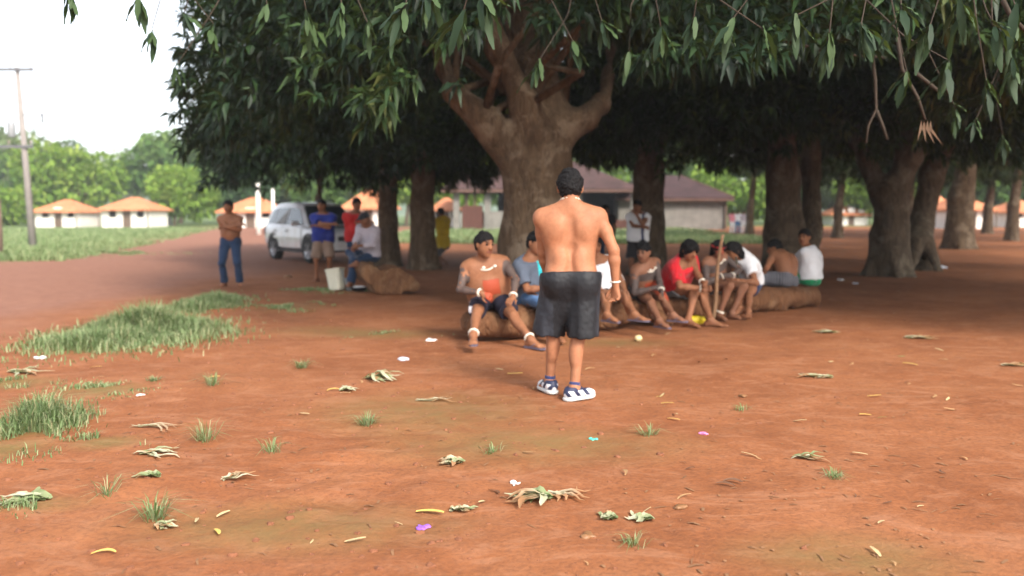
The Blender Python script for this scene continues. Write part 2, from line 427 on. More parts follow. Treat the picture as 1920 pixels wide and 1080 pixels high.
        for q, (lo_, ln) in enumerate(((.032, .072), (.011, .08), (-.011, .075), (-.031, .058))):
            b0 = W0 + hd * .084 * hh + lat * lo_ * hh
            cu = curl * (1 + .12 * q)
            d1 = nrm(hd * math.cos(cu * .6) + pn * math.sin(cu * .6)); d2 = nrm(hd * math.cos(cu * 1.5) + pn * math.sin(cu * 1.5)); d3 = nrm(hd * math.cos(cu * 2.1) + pn * math.sin(cu * 2.1))
            p1 = b0 + d1 * ln * .45 * hh; p2 = p1 + d2 * ln * .33 * hh; p3 = p2 + d3 * ln * .25 * hh
            r_ = max(.0085 * hh, h * .95)
            palm_g += [C(b0, p1, r_ * 1.05, r_, k=.004), C(p1, p2, r_, r_ * .95, k=.003), C(p2, p3, r_ * .95, r_ * .8, k=.003)]
        t0 = W0 + hd * .025 * hh + lat * .02 * hh; t1 = t0 + nrm(hd * .6 + lat * .75 + pn * .25) * .045 * hh; t2 = t1 + nrm(hd * .85 + lat * .25 + pn * .35) * .045 * hh
        palm_g += [C(t0, t1, .014 * hh, .011 * hh, k=.01), C(t1, t2, .011 * hh, .009 * hh, k=.004)]
        palms.append((W0 + hd * .09 * hh + pn * .03 * hh, hd, pn, lat))
        groups.append(arm + palm_g)
    tdir = []
    for i, sg in ((0, 1), (1, -1)):
        A, B, K2 = hips[i], knees[i], ank[i]
        sd = nrm(B - K2); td = nrm([toes[i][0], toes[i][1], 0]); tdir.append(td); tl = nrm(np.cross(td, UP))
        back = nrm(-td - sd * (-td @ sd))
        leg = [C(A, A * .5 + B * .5, .086 * s + .012 * fat, .070 * s + .008 * fat, k=.04), C(A * .5 + B * .5, B, .070 * s + .008 * fat, .051 * s, k=.04),
               C(B, K2, .048 * s, .034 * s, k=.03), C(B * .85 + K2 * .15 + back * .018 * s, B * .5 + K2 * .5 + back * .020 * s, .040 * s, .034 * s, k=.03),
               E(B * .72 + K2 * .28 + back * .026 * s, [tl, back, sd], np.array([.046, .034, .085]) * s, k=.03),
               E(B - back * .02 * s, [tl, back, sd], np.array([.036, .032, .04]) * s, k=.02)]
        fz = K2[2] - .075 * s
        f0 = np.array([K2[0], K2[1], 0]) + UP * (fz)
        heel = f0 - td * .045 * s + UP * .032 * s; ball = f0 + td * .12 * s + UP * .024 * s
        leg += [C(K2, heel, .036 * s, .031 * s, k=.03), C(K2, ball, .034 * s, .02 * s, k=.03),
                C(heel, ball + tl * .022 * s, .028 * s, .021 * s, k=.02), C(heel, ball - tl * .022 * s, .028 * s, .021 * s, k=.02)]
        if barefoot:
            for q in range(5):
                o_ = (-.036 + .018 * q) * s * sg; ln = (.062 - .009 * q if q else .068) * s; rr = (.0145 if q == 0 else .0105) * s
                leg.append(C(ball + tl * -o_ - UP * .006, ball + tl * -o_ * 1.05 + td * ln - UP * .010 * s, rr, rr * .85, k=.006))
        groups.append(leg)
    V, Q = sdfmesh(groups, h, gk=.018)
    pa = np.zeros(len(V)); pc = np.zeros((len(V), 3))
    nv = noise3(V, 40) * .35 + noise3(V, 14) * .5
    def segd(V, a, b):
        ab = b - a; t = np.clip(((V - a) @ ab) / (ab @ ab), 0, 1); return np.linalg.norm(V - a - t[:, None] * ab, axis=1), t
    if paint:
        for item in paint:
            if item[0] == 'arms':
                for i in (0, 1):
                    d1, t1 = segd(V, shs[i], elb[i]); d2, t2 = segd(V, elb[i], wri[i])
                    side = (V - shs[i]) @ Fc
                    m = ((d1 < .075 * s) & (t1 > .15) & (side > -.03)) | ((d2 < .055 * s) & (t2 < .8))
                    m &= nv > -.16
                    pa[m] = .85; pc[m] = PAINT_GREY
            if item[0] == 'chest':
                t_ = ((V - pel) @ spine) / np.linalg.norm(neck - pel)
                m = (t_ > .58) & (t_ < .88) & (((V - sp(.7)) @ Fc) > 0.02) & (np.abs((V - neck) @ Rc) < .22 * s) & (nv > -.3)
                pa[m] = .85; pc[m] = PAINT_GREY
            if item[0] == 'belly':
                lo_, hi_ = item[1], item[2]; x0, x1 = item[3], item[4]
                t_ = ((V - pel) @ spine) / np.linalg.norm(neck - pel) + nv * .03; l_ = (V - neck) @ Rc / s + nv * .02
                m = (t_ > lo_) & (t_ < hi_) & (((V - sp(.4)) @ Fc) > 0.0) & (l_ > x0) & (l_ < x1)
                pa[m] = .92; pc[m] = PAINT_RED
            if item[0] == 'face':
                m = (np.linalg.norm(V - head, axis=1) < .13 * hs_) & (((V - head) @ hdir) > .03) & (np.abs((V - head) @ Uh) < .045)
                pa[m] = .75; pc[m] = PAINT_RED
    # lips, brows: darker skin
    q = V - head; fr = (q @ hdir) / hs_; ur = (q @ Uh) / hs_; lr = np.abs(q @ Rh) / hs_
    m = (fr > .075) & (np.abs(ur + .058) < .011) & (lr < .03); pa[m] = .6; pc[m] = (.16, .05, .04)
    m = (fr > .06) & (np.abs(ur - .034) < .008) & (lr > .012) & (lr < .048); pa[m] = .85; pc[m] = (.02, .015, .012)
    base_loc = np.array([pel[0], pel[1], min(ank[0][2], ank[1][2]) - .08 * s])
    root = empty(name, base_loc); tag(root, label, 'person', group)
    def fin(nm, V, Q, m, **kw):
        return obj(nm, mesh(nm, V - base_loc, Q, m, True, **kw), root)
    body = fin('body', V, Q, skin, attrs={'paint_a': pa, 'paint': pc})
    # ---------------- eyes
    if eyes:
        for sg in (1, -1):
            M = MB(); c = head + hdir * .082 * hs_ + sg * Rh * .031 * hs_ + Uh * .008 * hs_ - base_loc
            prof = [(1e-4, -.011 * hs_)] + [(.011 * hs_ * math.cos(a), .011 * hs_ * math.sin(a)) for a in np.linspace(-1.2, 1.2, 5)] + [(1e-4, .011 * hs_)]
            M.lathe(prof, c, 8); M.build('eye', [HAIR], root, True)
    # ---------------- hair
    if hair:
        r0 = np.array([.086, .106, .112]) * hs_
        g = [E(head - hdir * .008 * hs_ + Uh * .008 * hs_, [Rh, hdir, Uh], r0, k=.01)]
        pl = []
        if hair == 'short':
            cn = nrm(hdir * .75 - Uh * .66); pl = [(head + cn * .026 * hs_, cn), (head - Uh * .075 * hs_, nrm(-Uh * .8 - hdir * .1))]
            # keep the ears free
            for sg in (1, -1): g.append(E(head + sg * Rh * .085 * hs_ - Uh * .03 * hs_ + hdir * .02, [Rh, hdir, Uh], np.array([.03, .05, .045]) * hs_, k=.01, sub=True))
        elif hair == 'bowl':
            g.append(C(head - hdir * .05 * hs_, head - hdir * .085 * hs_ - Uh * .19 * hs_, .07 * hs_, .05 * hs_, k=.05))
            g.append(E(head + hdir * .03 * hs_ + Uh * .035 * hs_, [Rh, hdir, Uh], np.array([.086, .078, .07]) * hs_, k=.02))
            for sg in (1, -1): g.append(C(head + sg * Rh * .06 * hs_ - hdir * .02, head + sg * Rh * .066 * hs_ - hdir * .04 * hs_ - Uh * .1 * hs_, .03 * hs_, .02 * hs_, k=.03))
            g.append(C(head + hdir * .1 * hs_ - Uh * .06 * hs_, head + hdir * .1 * hs_ - Uh * .055 * hs_ + Rh * .001, .07 * hs_, k=.01, sub=True))
        elif hair == 'long':
            g.append(C(head - hdir * .04 * hs_, head - hdir * .08 * hs_ - Uh * .2 * hs_, .08 * hs_, .06 * hs_, k=.05))
            cn = nrm(hdir * .9 - Uh * .42); pl = [(head + cn * .035 * hs_, cn)]
        if hair == 'cap':
            g = [E(head + Uh * .03 * hs_, [Rh, hdir, Uh], np.array([.088, .106, .09]) * hs_, k=.01)]
            for q_ in (-.04, 0, .04): g.append(C(head + hdir * .08 * hs_ + Uh * .04 * hs_ + Rh * q_, head + hdir * .165 * hs_ + Uh * .025 * hs_ + Rh * q_ * .8, .014, .01, k=.03))
            pl = [(head + Uh * .012 * hs_, -Uh)]
        Vh, Qh = sdfmesh([g], max(.006, h * .8), pl, warp=lambda P: noise3(P, 24) * .016 + noise3(P, 95) * .020, relax=0)
        fin('cap' if hair == 'cap' else 'hair', Vh, Qh, HAIR if hair != 'cap' else M_CAP)
    # ---------------- clothes
    def wrinkle(a, sc): return lambda P: fbm(P, sc, 2) * a
    for (kind, m, opt) in cloth:
        hem = opt.get('hem', .03); hc = max(h, .009)
        if kind in ('tshirt', 'tank', 'shirt'):
            inf = opt.get('inf', .02)
            g = [torso(inf, -.01)]
            for i, sg in ((0, 1), (1, -1)): g[0].append(C(hips[i] - Fp * .02, hips[i] + UP * .1, .095 * s + inf, k=.06))
            if kind == 'tshirt':
                for i in (0, 1):
                    fr_ = opt.get('sleeve', .62); e = shs[i] * (1 - fr_) + elb[i] * fr_
                    g.append([C(shs[i], e, .062 * s + inf * .6, .062 * s + inf, k=.03, cut=True)])
            if kind == 'shirt':
                for i in (0, 1):
                    g.append([C(shs[i], elb[i], .06 * s + inf * .6, .05 * s + inf, k=.03), C(elb[i], elb[i] * .25 + wri[i] * .75, .048 * s + inf * .5, .036 * s + inf * .5, k=.02, cut=True)])
            pls = [(pel - UP * (.02 + hem) * s, -UP)]
            nk = sp(1.0) + spine * .035 * s
            pls.append((nk, nrm(spine + Fc * .35)))
            Vc, Qc = sdfmesh(g, hc, pls, gk=.03, warp=wrinkle(.022, 9))
            if kind == 'tank':
                kp = np.ones(len(Vc), bool)
            at = None
            if opt.get('stripe'):
                l_ = (Vc - pel) @ Rc; zz = Vc[:, 2]
                l1, l2 = opt['stripe']; at = {'stripe': ((l_ > l1) & (l_ < l2)).astype(np.float32)}
            fin(opt.get('name', 'shirt'), Vc, Qc, m, attrs=at)
        if kind in ('shorts', 'pants'):
            inf = opt.get('inf', .015); fl = opt.get('flare', .02); fr_ = opt.get('len', .85)
            pelv = [C(sp(t) - Rt(t) * hw * s, sp(t) + Rt(t) * hw * s, r * s + inf + .02 * fat, k=.05) for (t, hw, r, fo) in sl_[:2]]
            for i in (0, 1): pelv.append(C(hips[i] - Fp * .03 * s, hips[i] - Fp * .045 * s - UP * .03 * s, .09 * s + inf, k=.05))
            g = [pelv]
            for i in (0, 1):
                if kind == 'shorts':
                    e = hips[i] * (1 - fr_) + knees[i] * fr_; ex = opt.get('hemdir')
                    if ex is not None: e = e + np.asarray(ex[i]) * s
                    g.append([C(hips[i] + UP * .0 , e, opt.get('r0', .092) * s + inf, .072 * s + inf + fl, k=.02, cut=True)])
                else:
                    g.append([C(hips[i], knees[i], .09 * s + inf, .058 * s + inf, k=.03), C(knees[i], ank[i] * .97 + knees[i] * .03, .056 * s + inf, .046 * s + inf + fl, k=.03, cut=True)])
            tw = opt.get('top', .16)
            Vc, Qc = sdfmesh(g, hc, [(sp(tw), nrm(sp(tw + .1) - sp(tw)))], gk=opt.get('gk', .03), warp=opt.get('warp', wrinkle(.026, 8)))
            at = None
            if 'attr' in opt: at = {'stripe': opt['attr'](Vc, hips, knees, Rp, Fp, pel)}
            fin(opt.get('name', 'shorts' if kind == 'shorts' else 'trousers'), Vc, Qc, m, attrs=at)
    # ---------------- beads, bands
    def ring(c, nrm_, r, th, m, nm, n=22, bead=False, el=(1, 1), ax=None):
        nrm_ = nrm(nrm_); a = nrm(np.cross(nrm_, Rc + .01)) if ax is None else ax; b = np.cross(nrm_, a)
        M = MB(); pts = [c - base_loc + r * (math.cos(t) * a * el[0] + math.sin(t) * b * el[1]) for t in np.linspace(0, 2 * math.pi, n)]
        rr = [th * (1.0 if not bead else (1.25 if i_ % 2 else .75)) for i_ in range(n)]
        M.tube(pts, rr, 6, cap=False); return M.build(nm, [m], root, True)
    for bd in beads:
        if bd[0] == 'wrist':
            for i in bd[1]: ring(wri[i] - nrm(wri[i] - elb[i]) * .02, wri[i] - elb[i], .034 * s, bd[2] if len(bd) > 2 else .011, BEAD, 'bracelet', bead=True)
        if bd[0] == 'ankle':
            for i in bd[1]: ring(ank[i] * .9 + knees[i] * .1, knees[i] - ank[i], .045 * s, .012, BEAD, 'anklet', bead=True)
        if bd[0] == 'neck':
            nrm_ = nrm(spine * .8 + Fc * bd[1]); ring(sp(bd[4] if len(bd) > 4 else 1.0) + Fc * (.035 if bd[3] else .01) * s, nrm_, bd[2] * s, .009, BEAD, 'necklace', 30, True)
            if bd[3]:
                for sx in bd[3]:
                    M = MB(); c = sp(.93) + Fc * (.095 + .03 * fat) * s + Rc * sx * s - base_loc
                    M.lathe([(1e-4, -.018), (.014, -.012), (.02, 0), (.014, .012), (1e-4, .018)], c, 8); M.build('pendant', [BEAD], root, True)
        if bd[0] == 'headband':
            ring(head + Uh * .035 * hs_, Uh, .088 * hs_, .014, bd[1], 'headband', el=(1.1, 1.0), ax=hdir)
    # ---------------- shoes
    if shoe:
        for i in (0, 1):
            td = tdir[i]; tl = nrm(np.cross(td, UP)); f0 = np.array([ank[i][0], ank[i][1], ank[i][2] - .078 * s])
            if shoe == 'flip':
                M = MB(); pts = []
                outl = [(-.075, .03), (-.06, .04), (0, .038), (.1, .046), (.16, .042), (.195, .02)]
                outl = outl + [(a, -b) for a, b in reversed(outl)]
                top = [f0 + td * a * s + tl * b * s + UP * .0135 - base_loc for a, b in outl]; bot = [p - UP * .018 for p in top]; n = len(top)
                M.add(top + bot, [tuple(range(n)), tuple(range(2 * n - 1, n - 1, -1))] + [(j, n + j, n + (j + 1) % n, (j + 1) % n) for j in range(n)])
                for sg in (1, -1): M.tube([f0 + td * .13 * s + UP * .03 - base_loc, f0 + td * .08 * s + tl * sg * .036 * s + UP * .045 - base_loc, f0 + td * .03 * s + tl * sg * .042 * s + UP * .012 - base_loc], .006, 5)
                M.build('sandal', [M_SANDAL], root)
            else:
                up_ = [C(f0 - td * .045 * s + UP * .05, f0 + td * .13 * s + UP * .036, .044 * s, .036 * s, k=.02), C(f0 + UP * .075 - td * .02, f0 + td * .03 + UP * .06, .045 * s, .042 * s, k=.03),
                       C(f0 + td * .12 * s + tl * .014 + UP * .03, f0 + td * .17 * s + UP * .028, .036 * s, .03 * s, k=.02), C(f0 - td * .05 * s + UP * .05, f0 - td * .045 * s + UP * .085, .033 * s, .03 * s, k=.02)]
                Vs, Qs = sdfmesh([up_], .005, [(f0 + UP * .018, -UP), (f0 + UP * .098, UP)])
                rel = Vs - f0; a_ = rel @ td; b_ = rel @ tl; z_ = rel[:, 2]
                st = (np.sin((a_ + z_ * .9) * 70 + np.abs(b_) * 40) > -.1).astype(float); st[(z_ > .072)] = 0; st[a_ > .15] = 1; st[(z_ < .03)] = 1
                so = fin('shoe', Vs, Qs, M_SHOE, attrs={'stripe': st})
                sole = [C(f0 - td * .05 * s + UP * .015, f0 + td * .13 * s + UP * .015, .047 * s, .05 * s, k=.01), C(f0 + td * .12 * s + UP * .015, f0 + td * .165 * s + UP * .015, .046 * s, .036 * s, k=.01)]
                V2, Q2 = sdfmesh([sole], .005, [(f0 - UP * .002, -UP), (f0 + UP * .022, UP)])
                o2 = obj('sole', mesh('sole', V2 - base_loc, Q2, M_SOLE, True), so)
                g = [[C(ank[i] - UP * .01, ank[i] + (knees[i] - ank[i]) * .13, .041 * s, .041 * s, cut=True)]]
                V3, Q3 = sdfmesh(g, .006); fin('sock', V3, Q3, M_SOCK)
    return dict(root=root, hands=palms, wri=wri, elb=elb, knees=knees, head=head, base=base_loc, ank=ank)
# ------------------------------------------------------------------ materials of clothes and things
def stripe_mat(name, a, b, rough=0.8):
    M = Mat(name, a, rough, 0.3); c = M.mix(M.attr('stripe'), a, b); M.col(M.mix(M.ramp(M.noise(8, 3), [(0.3, 0.25), (0.6, 0.0)]), c, (a[0] * .6, a[1] * .6, a[2] * .6)))
    M.bump(M.noise(11, 3, dist=1.0, scale=(1, 1, .35)), 0.4, 0.02); return M.m
M_SHOE = stripe_mat('shoe_upper', (0.02, 0.025, 0.06), (0.72, 0.73, 0.75), 0.5)
M_SOLE = plain('shoe_sole', (0.6, 0.6, 0.58)); M_SOCK = cloth_mat('sock_navy', (0.03, 0.04, 0.12)); M_SANDAL = plain('sandal_rubber', (0.12, 0.10, 0.14), 0.6)
M_GREYTURQ = stripe_mat('grey_blue_over_turquoise', (0.09, 0.11, 0.15), (0.03, 0.5, 0.55))
M_CAP = cloth_mat('cap_dark', (0.02, 0.022, 0.03))
M_BLACKSATIN = stripe_mat('black_shorts', (0.010, 0.011, 0.014), (0.026, 0.030, 0.040), 0.6)
M_BLACKSIDE = stripe_mat('black_shorts_white_stripe', (0.014, 0.014, 0.028), (0.7, 0.7, 0.75))
M_GREYBLUE = cloth_mat('grey_blue_cotton', (0.09, 0.11, 0.15)); M_CYAN = cloth_mat('turquoise_cotton', (0.03, 0.5, 0.55))
M_DENIM = cloth_mat('denim', (0.018, 0.038, 0.085)); M_DENIM2 = cloth_mat('light_denim', (0.06, 0.15, 0.32)); M_DENIMD = cloth_mat('dark_denim', (0.03, 0.06, 0.12))
M_WHITE = cloth_mat('white_cotton', (0.72, 0.73, 0.76)); M_RED = cloth_mat('red_cotton', (0.50, 0.012, 0.02)); M_REDD = cloth_mat('red_polo', (0.42, 0.015, 0.015))
M_BLUE = cloth_mat('royal_blue', (0.015, 0.03, 0.22)); M_KHAKI = cloth_mat('khaki', (0.22, 0.15, 0.11)); M_GREEN = cloth_mat('green_shorts', (0.01, 0.20, 0.08))
M_NAVY = cloth_mat('navy_shorts', (0.02, 0.03, 0.08)); M_DARK = cloth_mat('dark_shorts', (0.02, 0.018, 0.022)); M_YELLOW = cloth_mat('yellow_shirt', (0.50, 0.34, 0.02))
M_GREYS = cloth_mat('grey_shorts', (0.12, 0.13, 0.14)); M_LILAC = cloth_mat('pale_checked_shirt', (0.42, 0.38, 0.43)); M_PINK = cloth_mat('pink_shirt', (0.7, 0.25, 0.3)); M_REDBAND = cloth_mat('red_band', (0.35, 0.02, 0.02))
M_TANK = stripe_mat('white_tank_navy_stripe', (0.7, 0.72, 0.76), (0.02, 0.03, 0.10))
def plaid():
    M = Mat('grey_plaid', (0.2, 0.2, 0.22), 0.9, 0.1)
    w = [M.n.new('ShaderNodeTexWave') for _ in range(2)]
    for i, q in enumerate(w): q.bands_direction = 'XZ'[i]; q.inputs['Scale'].default_value = 9; q.inputs['Distortion'].default_value = 1.5; M.l.new(M.tc.outputs['Object'], q.inputs['Vector'])
    f = M.math('MULTIPLY', M.math('ADD', w[0].outputs['Fac'], w[1].outputs['Fac']), 0.5)
    M.col(M.ramp(f, [(0.3, (0.05, 0.05, 0.065)), (0.55, (0.11, 0.11, 0.125)), (0.8, (0.22, 0.22, 0.24))])); return M.m
M_PLAID = plaid()
M_WOODST = plain('bare_stick_wood', (0.30, 0.18, 0.10), 0.7, 0.6, 20); M_WOODDK = plain('dark_stick_wood', (0.08, 0.07, 0.05), 0.7, 0.6, 20)

# the fallen log the men sit on
LOG0 = np.array([-0.78, 9.05]); LOG1 = np.array([4.62, 12.9]); LDIR = nrm(np.append(LOG1 - LOG0, 0)); LFACE = np.array([LDIR[1], -LDIR[0], 0])
LTOP = 0.36
def logpt(px, off=0.0, z=LTOP + 0.10):
    u = (px - 960) / FPX; q = u / CT * 1.0    # x/y of the ray (about)
    r = ray(px, 500); q = r[0] / r[1]
    a = LOG0 + LFACE[:2] * off; d = LDIR[:2]
    t = (q * a[1] - a[0]) / (d[0] - q * d[1])
    p = a + d * t; return np.array([p[0], p[1], z])

def people():
    F = LFACE
    # --- standing man in the foreground, back to us
    cam_f = np.array([0.0, 1.0, 0])
    d = 6.35
    def top_stripe(V, hips, knees, Rp, Fp, pel):
        l = np.abs((V - pel) @ Rp); return ((l > .13) & (np.abs((V - pel) @ Fp) < .07)).astype(float) * .8 + (V[:, 2] > pel[2] + .035) * .5
    def satin(P):
        x = P[..., 0]; z = P[..., 2]; 
        q = np.stack([P[..., 0] * 1.0, P[..., 1] * 1.0, P[..., 2] * .22], -1)
        return noise3(q, 18) * .024 * np.clip((1.0 - z) * 2.2, .15, 1) + noise3(P, 60) * .006
    person('person', 'shirtless man in black shorts and white sneakers standing with his back to the camera', 1.01,
           W(1070, 514, d), W(1069, 393, d), W(1069, 350, d + .02) , (0.05, 1), (0.04, 1), (0.03, 1, -.12),
           [W(1076, 736, 6.28), W(1030, 727, 6.52)], [(.80, .60), (-.35, .95)],
           [W(1154, 533, 6.28), W(1030, 533, 6.58)], epoles=[np.array([.7, -.8, 0]), np.array([-.9, -.5, 0])],
           skin=SK_L, hair='short', musc=True, sw=.208, h=.0075, curl=.75, eyes=False, barefoot=False, shoe='sneaker', bend=-.02, fat=.12,
           cloth=[('shorts', M_BLACKSATIN, dict(len=1.06, flare=.035, top=.02, inf=.014, r0=.108, gk=.075, warp=satin, attr=top_stripe, hemdir=[(.03, -.01, .01), (-.03, -.01, .01)]))],
           beads=[('neck', .3, .070, (), 1.13), ('wrist', (0,), .006)], palm=[(-.5, -.6, 0), (.5, -.4, 0)], hsc=1.12)
    # --- man sitting at the left end of the log, leg stretched out
    p = logpt(917, 0.0)
    def side(V, hips, knees, Rp, Fp, pel):
        i = 0; a, b = hips[0], knees[0]; ab = b - a; t = np.clip((V - a) @ ab / (ab @ ab), 0, 1); r = V - a - t[:, None] * ab
        q = r @ Rp; return ((q > .055) & (np.abs(r[:, 2]) < .035)).astype(float)
    pf = nrm([-.05, -1, 0])
    person('person', 'heavy shirtless man with red painted belly at the log\'s left end, one leg stretched', 1.04,
           p, W(909, 490, p[1] - .12), W(908, 457, p[1] - .22), (.1, -1), (.12, -1), (.62, -.78, -.18),
           [W(884, 645, 8.42), W(1006, 650, 8.62)], [(.05, -1), (.62, -.6)],
           [W(902, 549, p[1] - .42), W(962, 556, p[1] - .47)], epoles=[np.array([-.8, -.1, -.5]), np.array([.9, -.1, -.2])],
           skin=SK_M, fat=.9, sw=.20, hair='short', h=.009, hsc=1.12, curl=.6, handdir=[(.85, -.3, -.35), (-.4, -.8, -.4)], palm=[(.2, .7, -.4), (0, .2, -1)],
           paint=[('arms',), ('belly', .22, .62, -.115, .07)], beads=[('wrist', (0, 1), .012), ('ankle', (0, 1)), ('neck', .62, .105, (.03, -.09), 1.02)], shoe='flip',
           cloth=[('shorts', M_BLACKSIDE, dict(len=.72, flare=.02, top=.2, inf=.012, attr=side))])
    # --- grey blue shirt, behind the standing man
    p = logpt(992, 0.0)
    B = person('person', 'man in grey blue shirt and light jeans sitting half hidden behind the standing man', 1.0,
           p, W(997, 488, p[1] - .10), W(1004, 455, p[1] - .14), F, (.7, -.6), (.6, -.7, -.2),
           [G(1040, 628, .08), G(1062, 640, .08)], [F, F],
           [W(1030, 540, p[1] - .38), W(1044, 543, p[1] - .42)], skin=SK_M, hair='short', h=.010, fat=.3,
           cloth=[('tshirt', M_GREYTURQ, dict(sleeve=.8, stripe=(-.4, .015))), ('pants', M_DENIM2, dict())])
    # --- white shirt, hidden by the right arm of the standing man
    p = logpt(1142)
    person('person', 'man in white vest with bare legs apart sitting just right of the standing man', 1.0,
           p, W(1128, 492, p[1] - .05), W(1114, 459, p[1] - .12), F, F, (.2, -.9, -.2),
           [G(1147, 637, .08), G(1224, 630, .08)], [(.6, -.75), (.75, -.6)],
           [W(1160, 560, p[1] - .32), W(1180, 566, p[1] - .35)], skin=SK_M, hair='short', h=.009, barefoot=True, shoe='flip',
           kpoles=[F * .6 + UP * .8, F + UP * .5], beads=[('wrist', (0,), .009)],
           cloth=[('tank', M_WHITE, dict(hem=.06)), ('shorts', M_DARK, dict(len=.35, flare=.01))])
    # --- body paint man
    p = logpt(1208)
    person('person', 'bare chested man with grey body paint and white necklace left of the red shirt', .98,
           p, W(1212, 497, p[1] - .16), W(1207, 472, p[1] - .24), F, F, (-.55, -.8, -.22),
           [G(1243, 612, .08), G(1283, 614, .08)], [(.5, -.8), (.75, -.6)],
           [W(1226, 540, p[1] - .40), W(1240, 545, p[1] - .44)], skin=SK_D, hair='short', h=.009, fat=.25, shoe='flip',
           paint=[('arms',), ('chest',), ('belly', .2, .5, -.12, .12)], beads=[('neck', .5, .085, (.02, -.07)), ('wrist', (1,), .009)],
           cloth=[('shorts', M_DARK, dict(len=.4, flare=.01))])
    # --- red t-shirt with the wooden staff
    p = logpt(1258)
    f = nrm([.75, -.66, 0])
    Fm = person('person', 'man in bright red t-shirt with bowl cut hair, holding a pale staff', 1.06,
           p, W(1286, 493, p[1] - .22), W(1293, 468, p[1] - .34), f, f, (.35, -.85, -.35),
           [G(1290, 600, .08), G(1332, 600, .08)], [(.6, -.7), (.85, -.5)],
           [W(1316, 541, p[1] - .60), W(1322, 538, p[1] - .66)], skin=SK_M, hair='bowl', h=.009, fat=.55, hsc=1.05, curl=1.0,
           beads=[('wrist', (0, 1), .010)], handdir=[(.9, -.3, -.05), (.3, -.9, -.1)], palm=[(.3, -.7, .2), (-.6, -.3, .2)],
           cloth=[('tshirt', M_RED, dict(sleeve=.78, inf=.028)), ('shorts', M_GREYS, dict(len=.5, flare=.02))])
    # --- red headband man
    p = logpt(1338, .05)
    person('person', 'bare chested man with red headband and white armbands behind the pale staff', .98,
           p, W(1341, 483, p[1] - .14), W(1347, 466, p[1] - .24), F, F, (.25, -.9, -.25),
           [G(1348, 590, .08), G(1372, 588, .08)], [(.4, -.8), (.7, -.7)],
           [W(1356, 516, p[1] - .34), W(1372, 517, p[1] - .30)], skin=SK_D, hair='bowl', h=.010, fat=.2, hsc=1.0,
           epoles=[np.array([-.7, -.2, -.6]), np.array([.8, -.1, -.5])], handdir=[(.9, -.3, 0), (-.8, -.5, 0)], palm=[(0, 1, 0), (0, 1, 0)],
           paint=[('arms',), ('chest',), ('face',)], beads=[('neck', .6, .085, (-.08,)), ('wrist', (0, 1), .010), ('ankle', (0,)), ('headband', M_REDBAND)],
           cloth=[('shorts', M_DARK, dict(len=.4, flare=.01))])
    # --- white shirt hunched, profile
    p = logpt(1404, .02)
    H = person('person', 'man in white t-shirt and navy shorts hunched forward holding a dark stick upright', 1.0,
           p, W(1385, 482, p[1] - .36), W(1374, 470, p[1] - .46), (-.8, -.6), (-.9, -.42), (-.8, -.35, -.6),
           [G(1386, 589, .08), G(1402, 590, .08)], [(-.6, -.8), (-.3, -.9)],
           [W(1374, 528, p[1] - .55), W(1382, 526, p[1] - .60)], skin=SK_M, hair='long', h=.010, bend=.07, curl=1.1,
           cloth=[('tshirt', M_WHITE, dict(sleeve=.5, inf=.024)), ('shorts', M_NAVY, dict(len=.55))])
    # --- brown back, facing away
    p = logpt(1474, -.05)
    b = -F
    person('person', 'shirtless man in grey plaid shorts hunched on the log with his bare back turned', 1.0,
           p, W(1462, 480, p[1] + .20), W(1452, 464, p[1] + .32), (-.8, .6), (-.5, .8), (-.9, .35, -.4),
           [p + b * .55 + LDIR * -.35 - UP * .38, p + b * .45 + LDIR * -.5 - UP * .38], [(-.8, .5), (-.8, .5)],
           [p + np.array([-.42, .35, .0]), p + np.array([-.38, .1, -.02])], skin=SK_M, hair='short', h=.010, bend=.08, fat=.3, musc=True,
           cloth=[('shorts', M_PLAID, dict(len=.9, top=.12, inf=.02, flare=.02))])
    # --- white tee, green shorts
    p = logpt(1518, -.05)
    person('person', 'man in white t-shirt and green shorts seated at the far right end of the log', 1.0,
           p, W(1513, 470, p[1] + .06), W(1508, 444, p[1] + .06), (-.75, .6), (-.75, .55), (-.65, -.75, -.1),
           [p + b * .5 + LDIR * -.1 - UP * .38, p + b * .45 + LDIR * -.3 - UP * .38], [(-.6, .8), (-.6, .8)],
           [p + np.array([-.30, .22, .05]), p + np.array([-.28, .40, .05])], skin=SK_M, hair='short', h=.010, bend=.06, fat=.2,
           cloth=[('tshirt', M_WHITE, dict(sleeve=.6, inf=.026, hem=.02)), ('shorts', M_GREEN, dict(len=.6, top=.1))])
    # --- standing shirtless man at left, arms folded
    d = 16.4
    person('person', 'shirtless man in blue jeans standing alone at the left with folded arms', 1.0,
           W(432, 452, d), W(431, 406, d), W(428, 387, d - .03), (.15, -1), (.15, -1), (-.1, -1, -.05),
           [W(421, 529, d - .02), W(449, 529, d)], [(-.2, -1), (.4, -1)],
           [W(447, 422, d - .24), W(424, 426, d - .22)], epoles=[np.array([-.9, .1, -.5]), np.array([.9, .1, -.3])], handdir=[(.8, -.1, .2), (-.8, -.1, .1)],
           skin=SK_M, hair='short', h=.011, fat=.1, barefoot=False,
           cloth=[('pants', M_DENIM, dict(inf=.014, flare=.012, top=.12))])
    # --- blue shirt
    d = 17.8
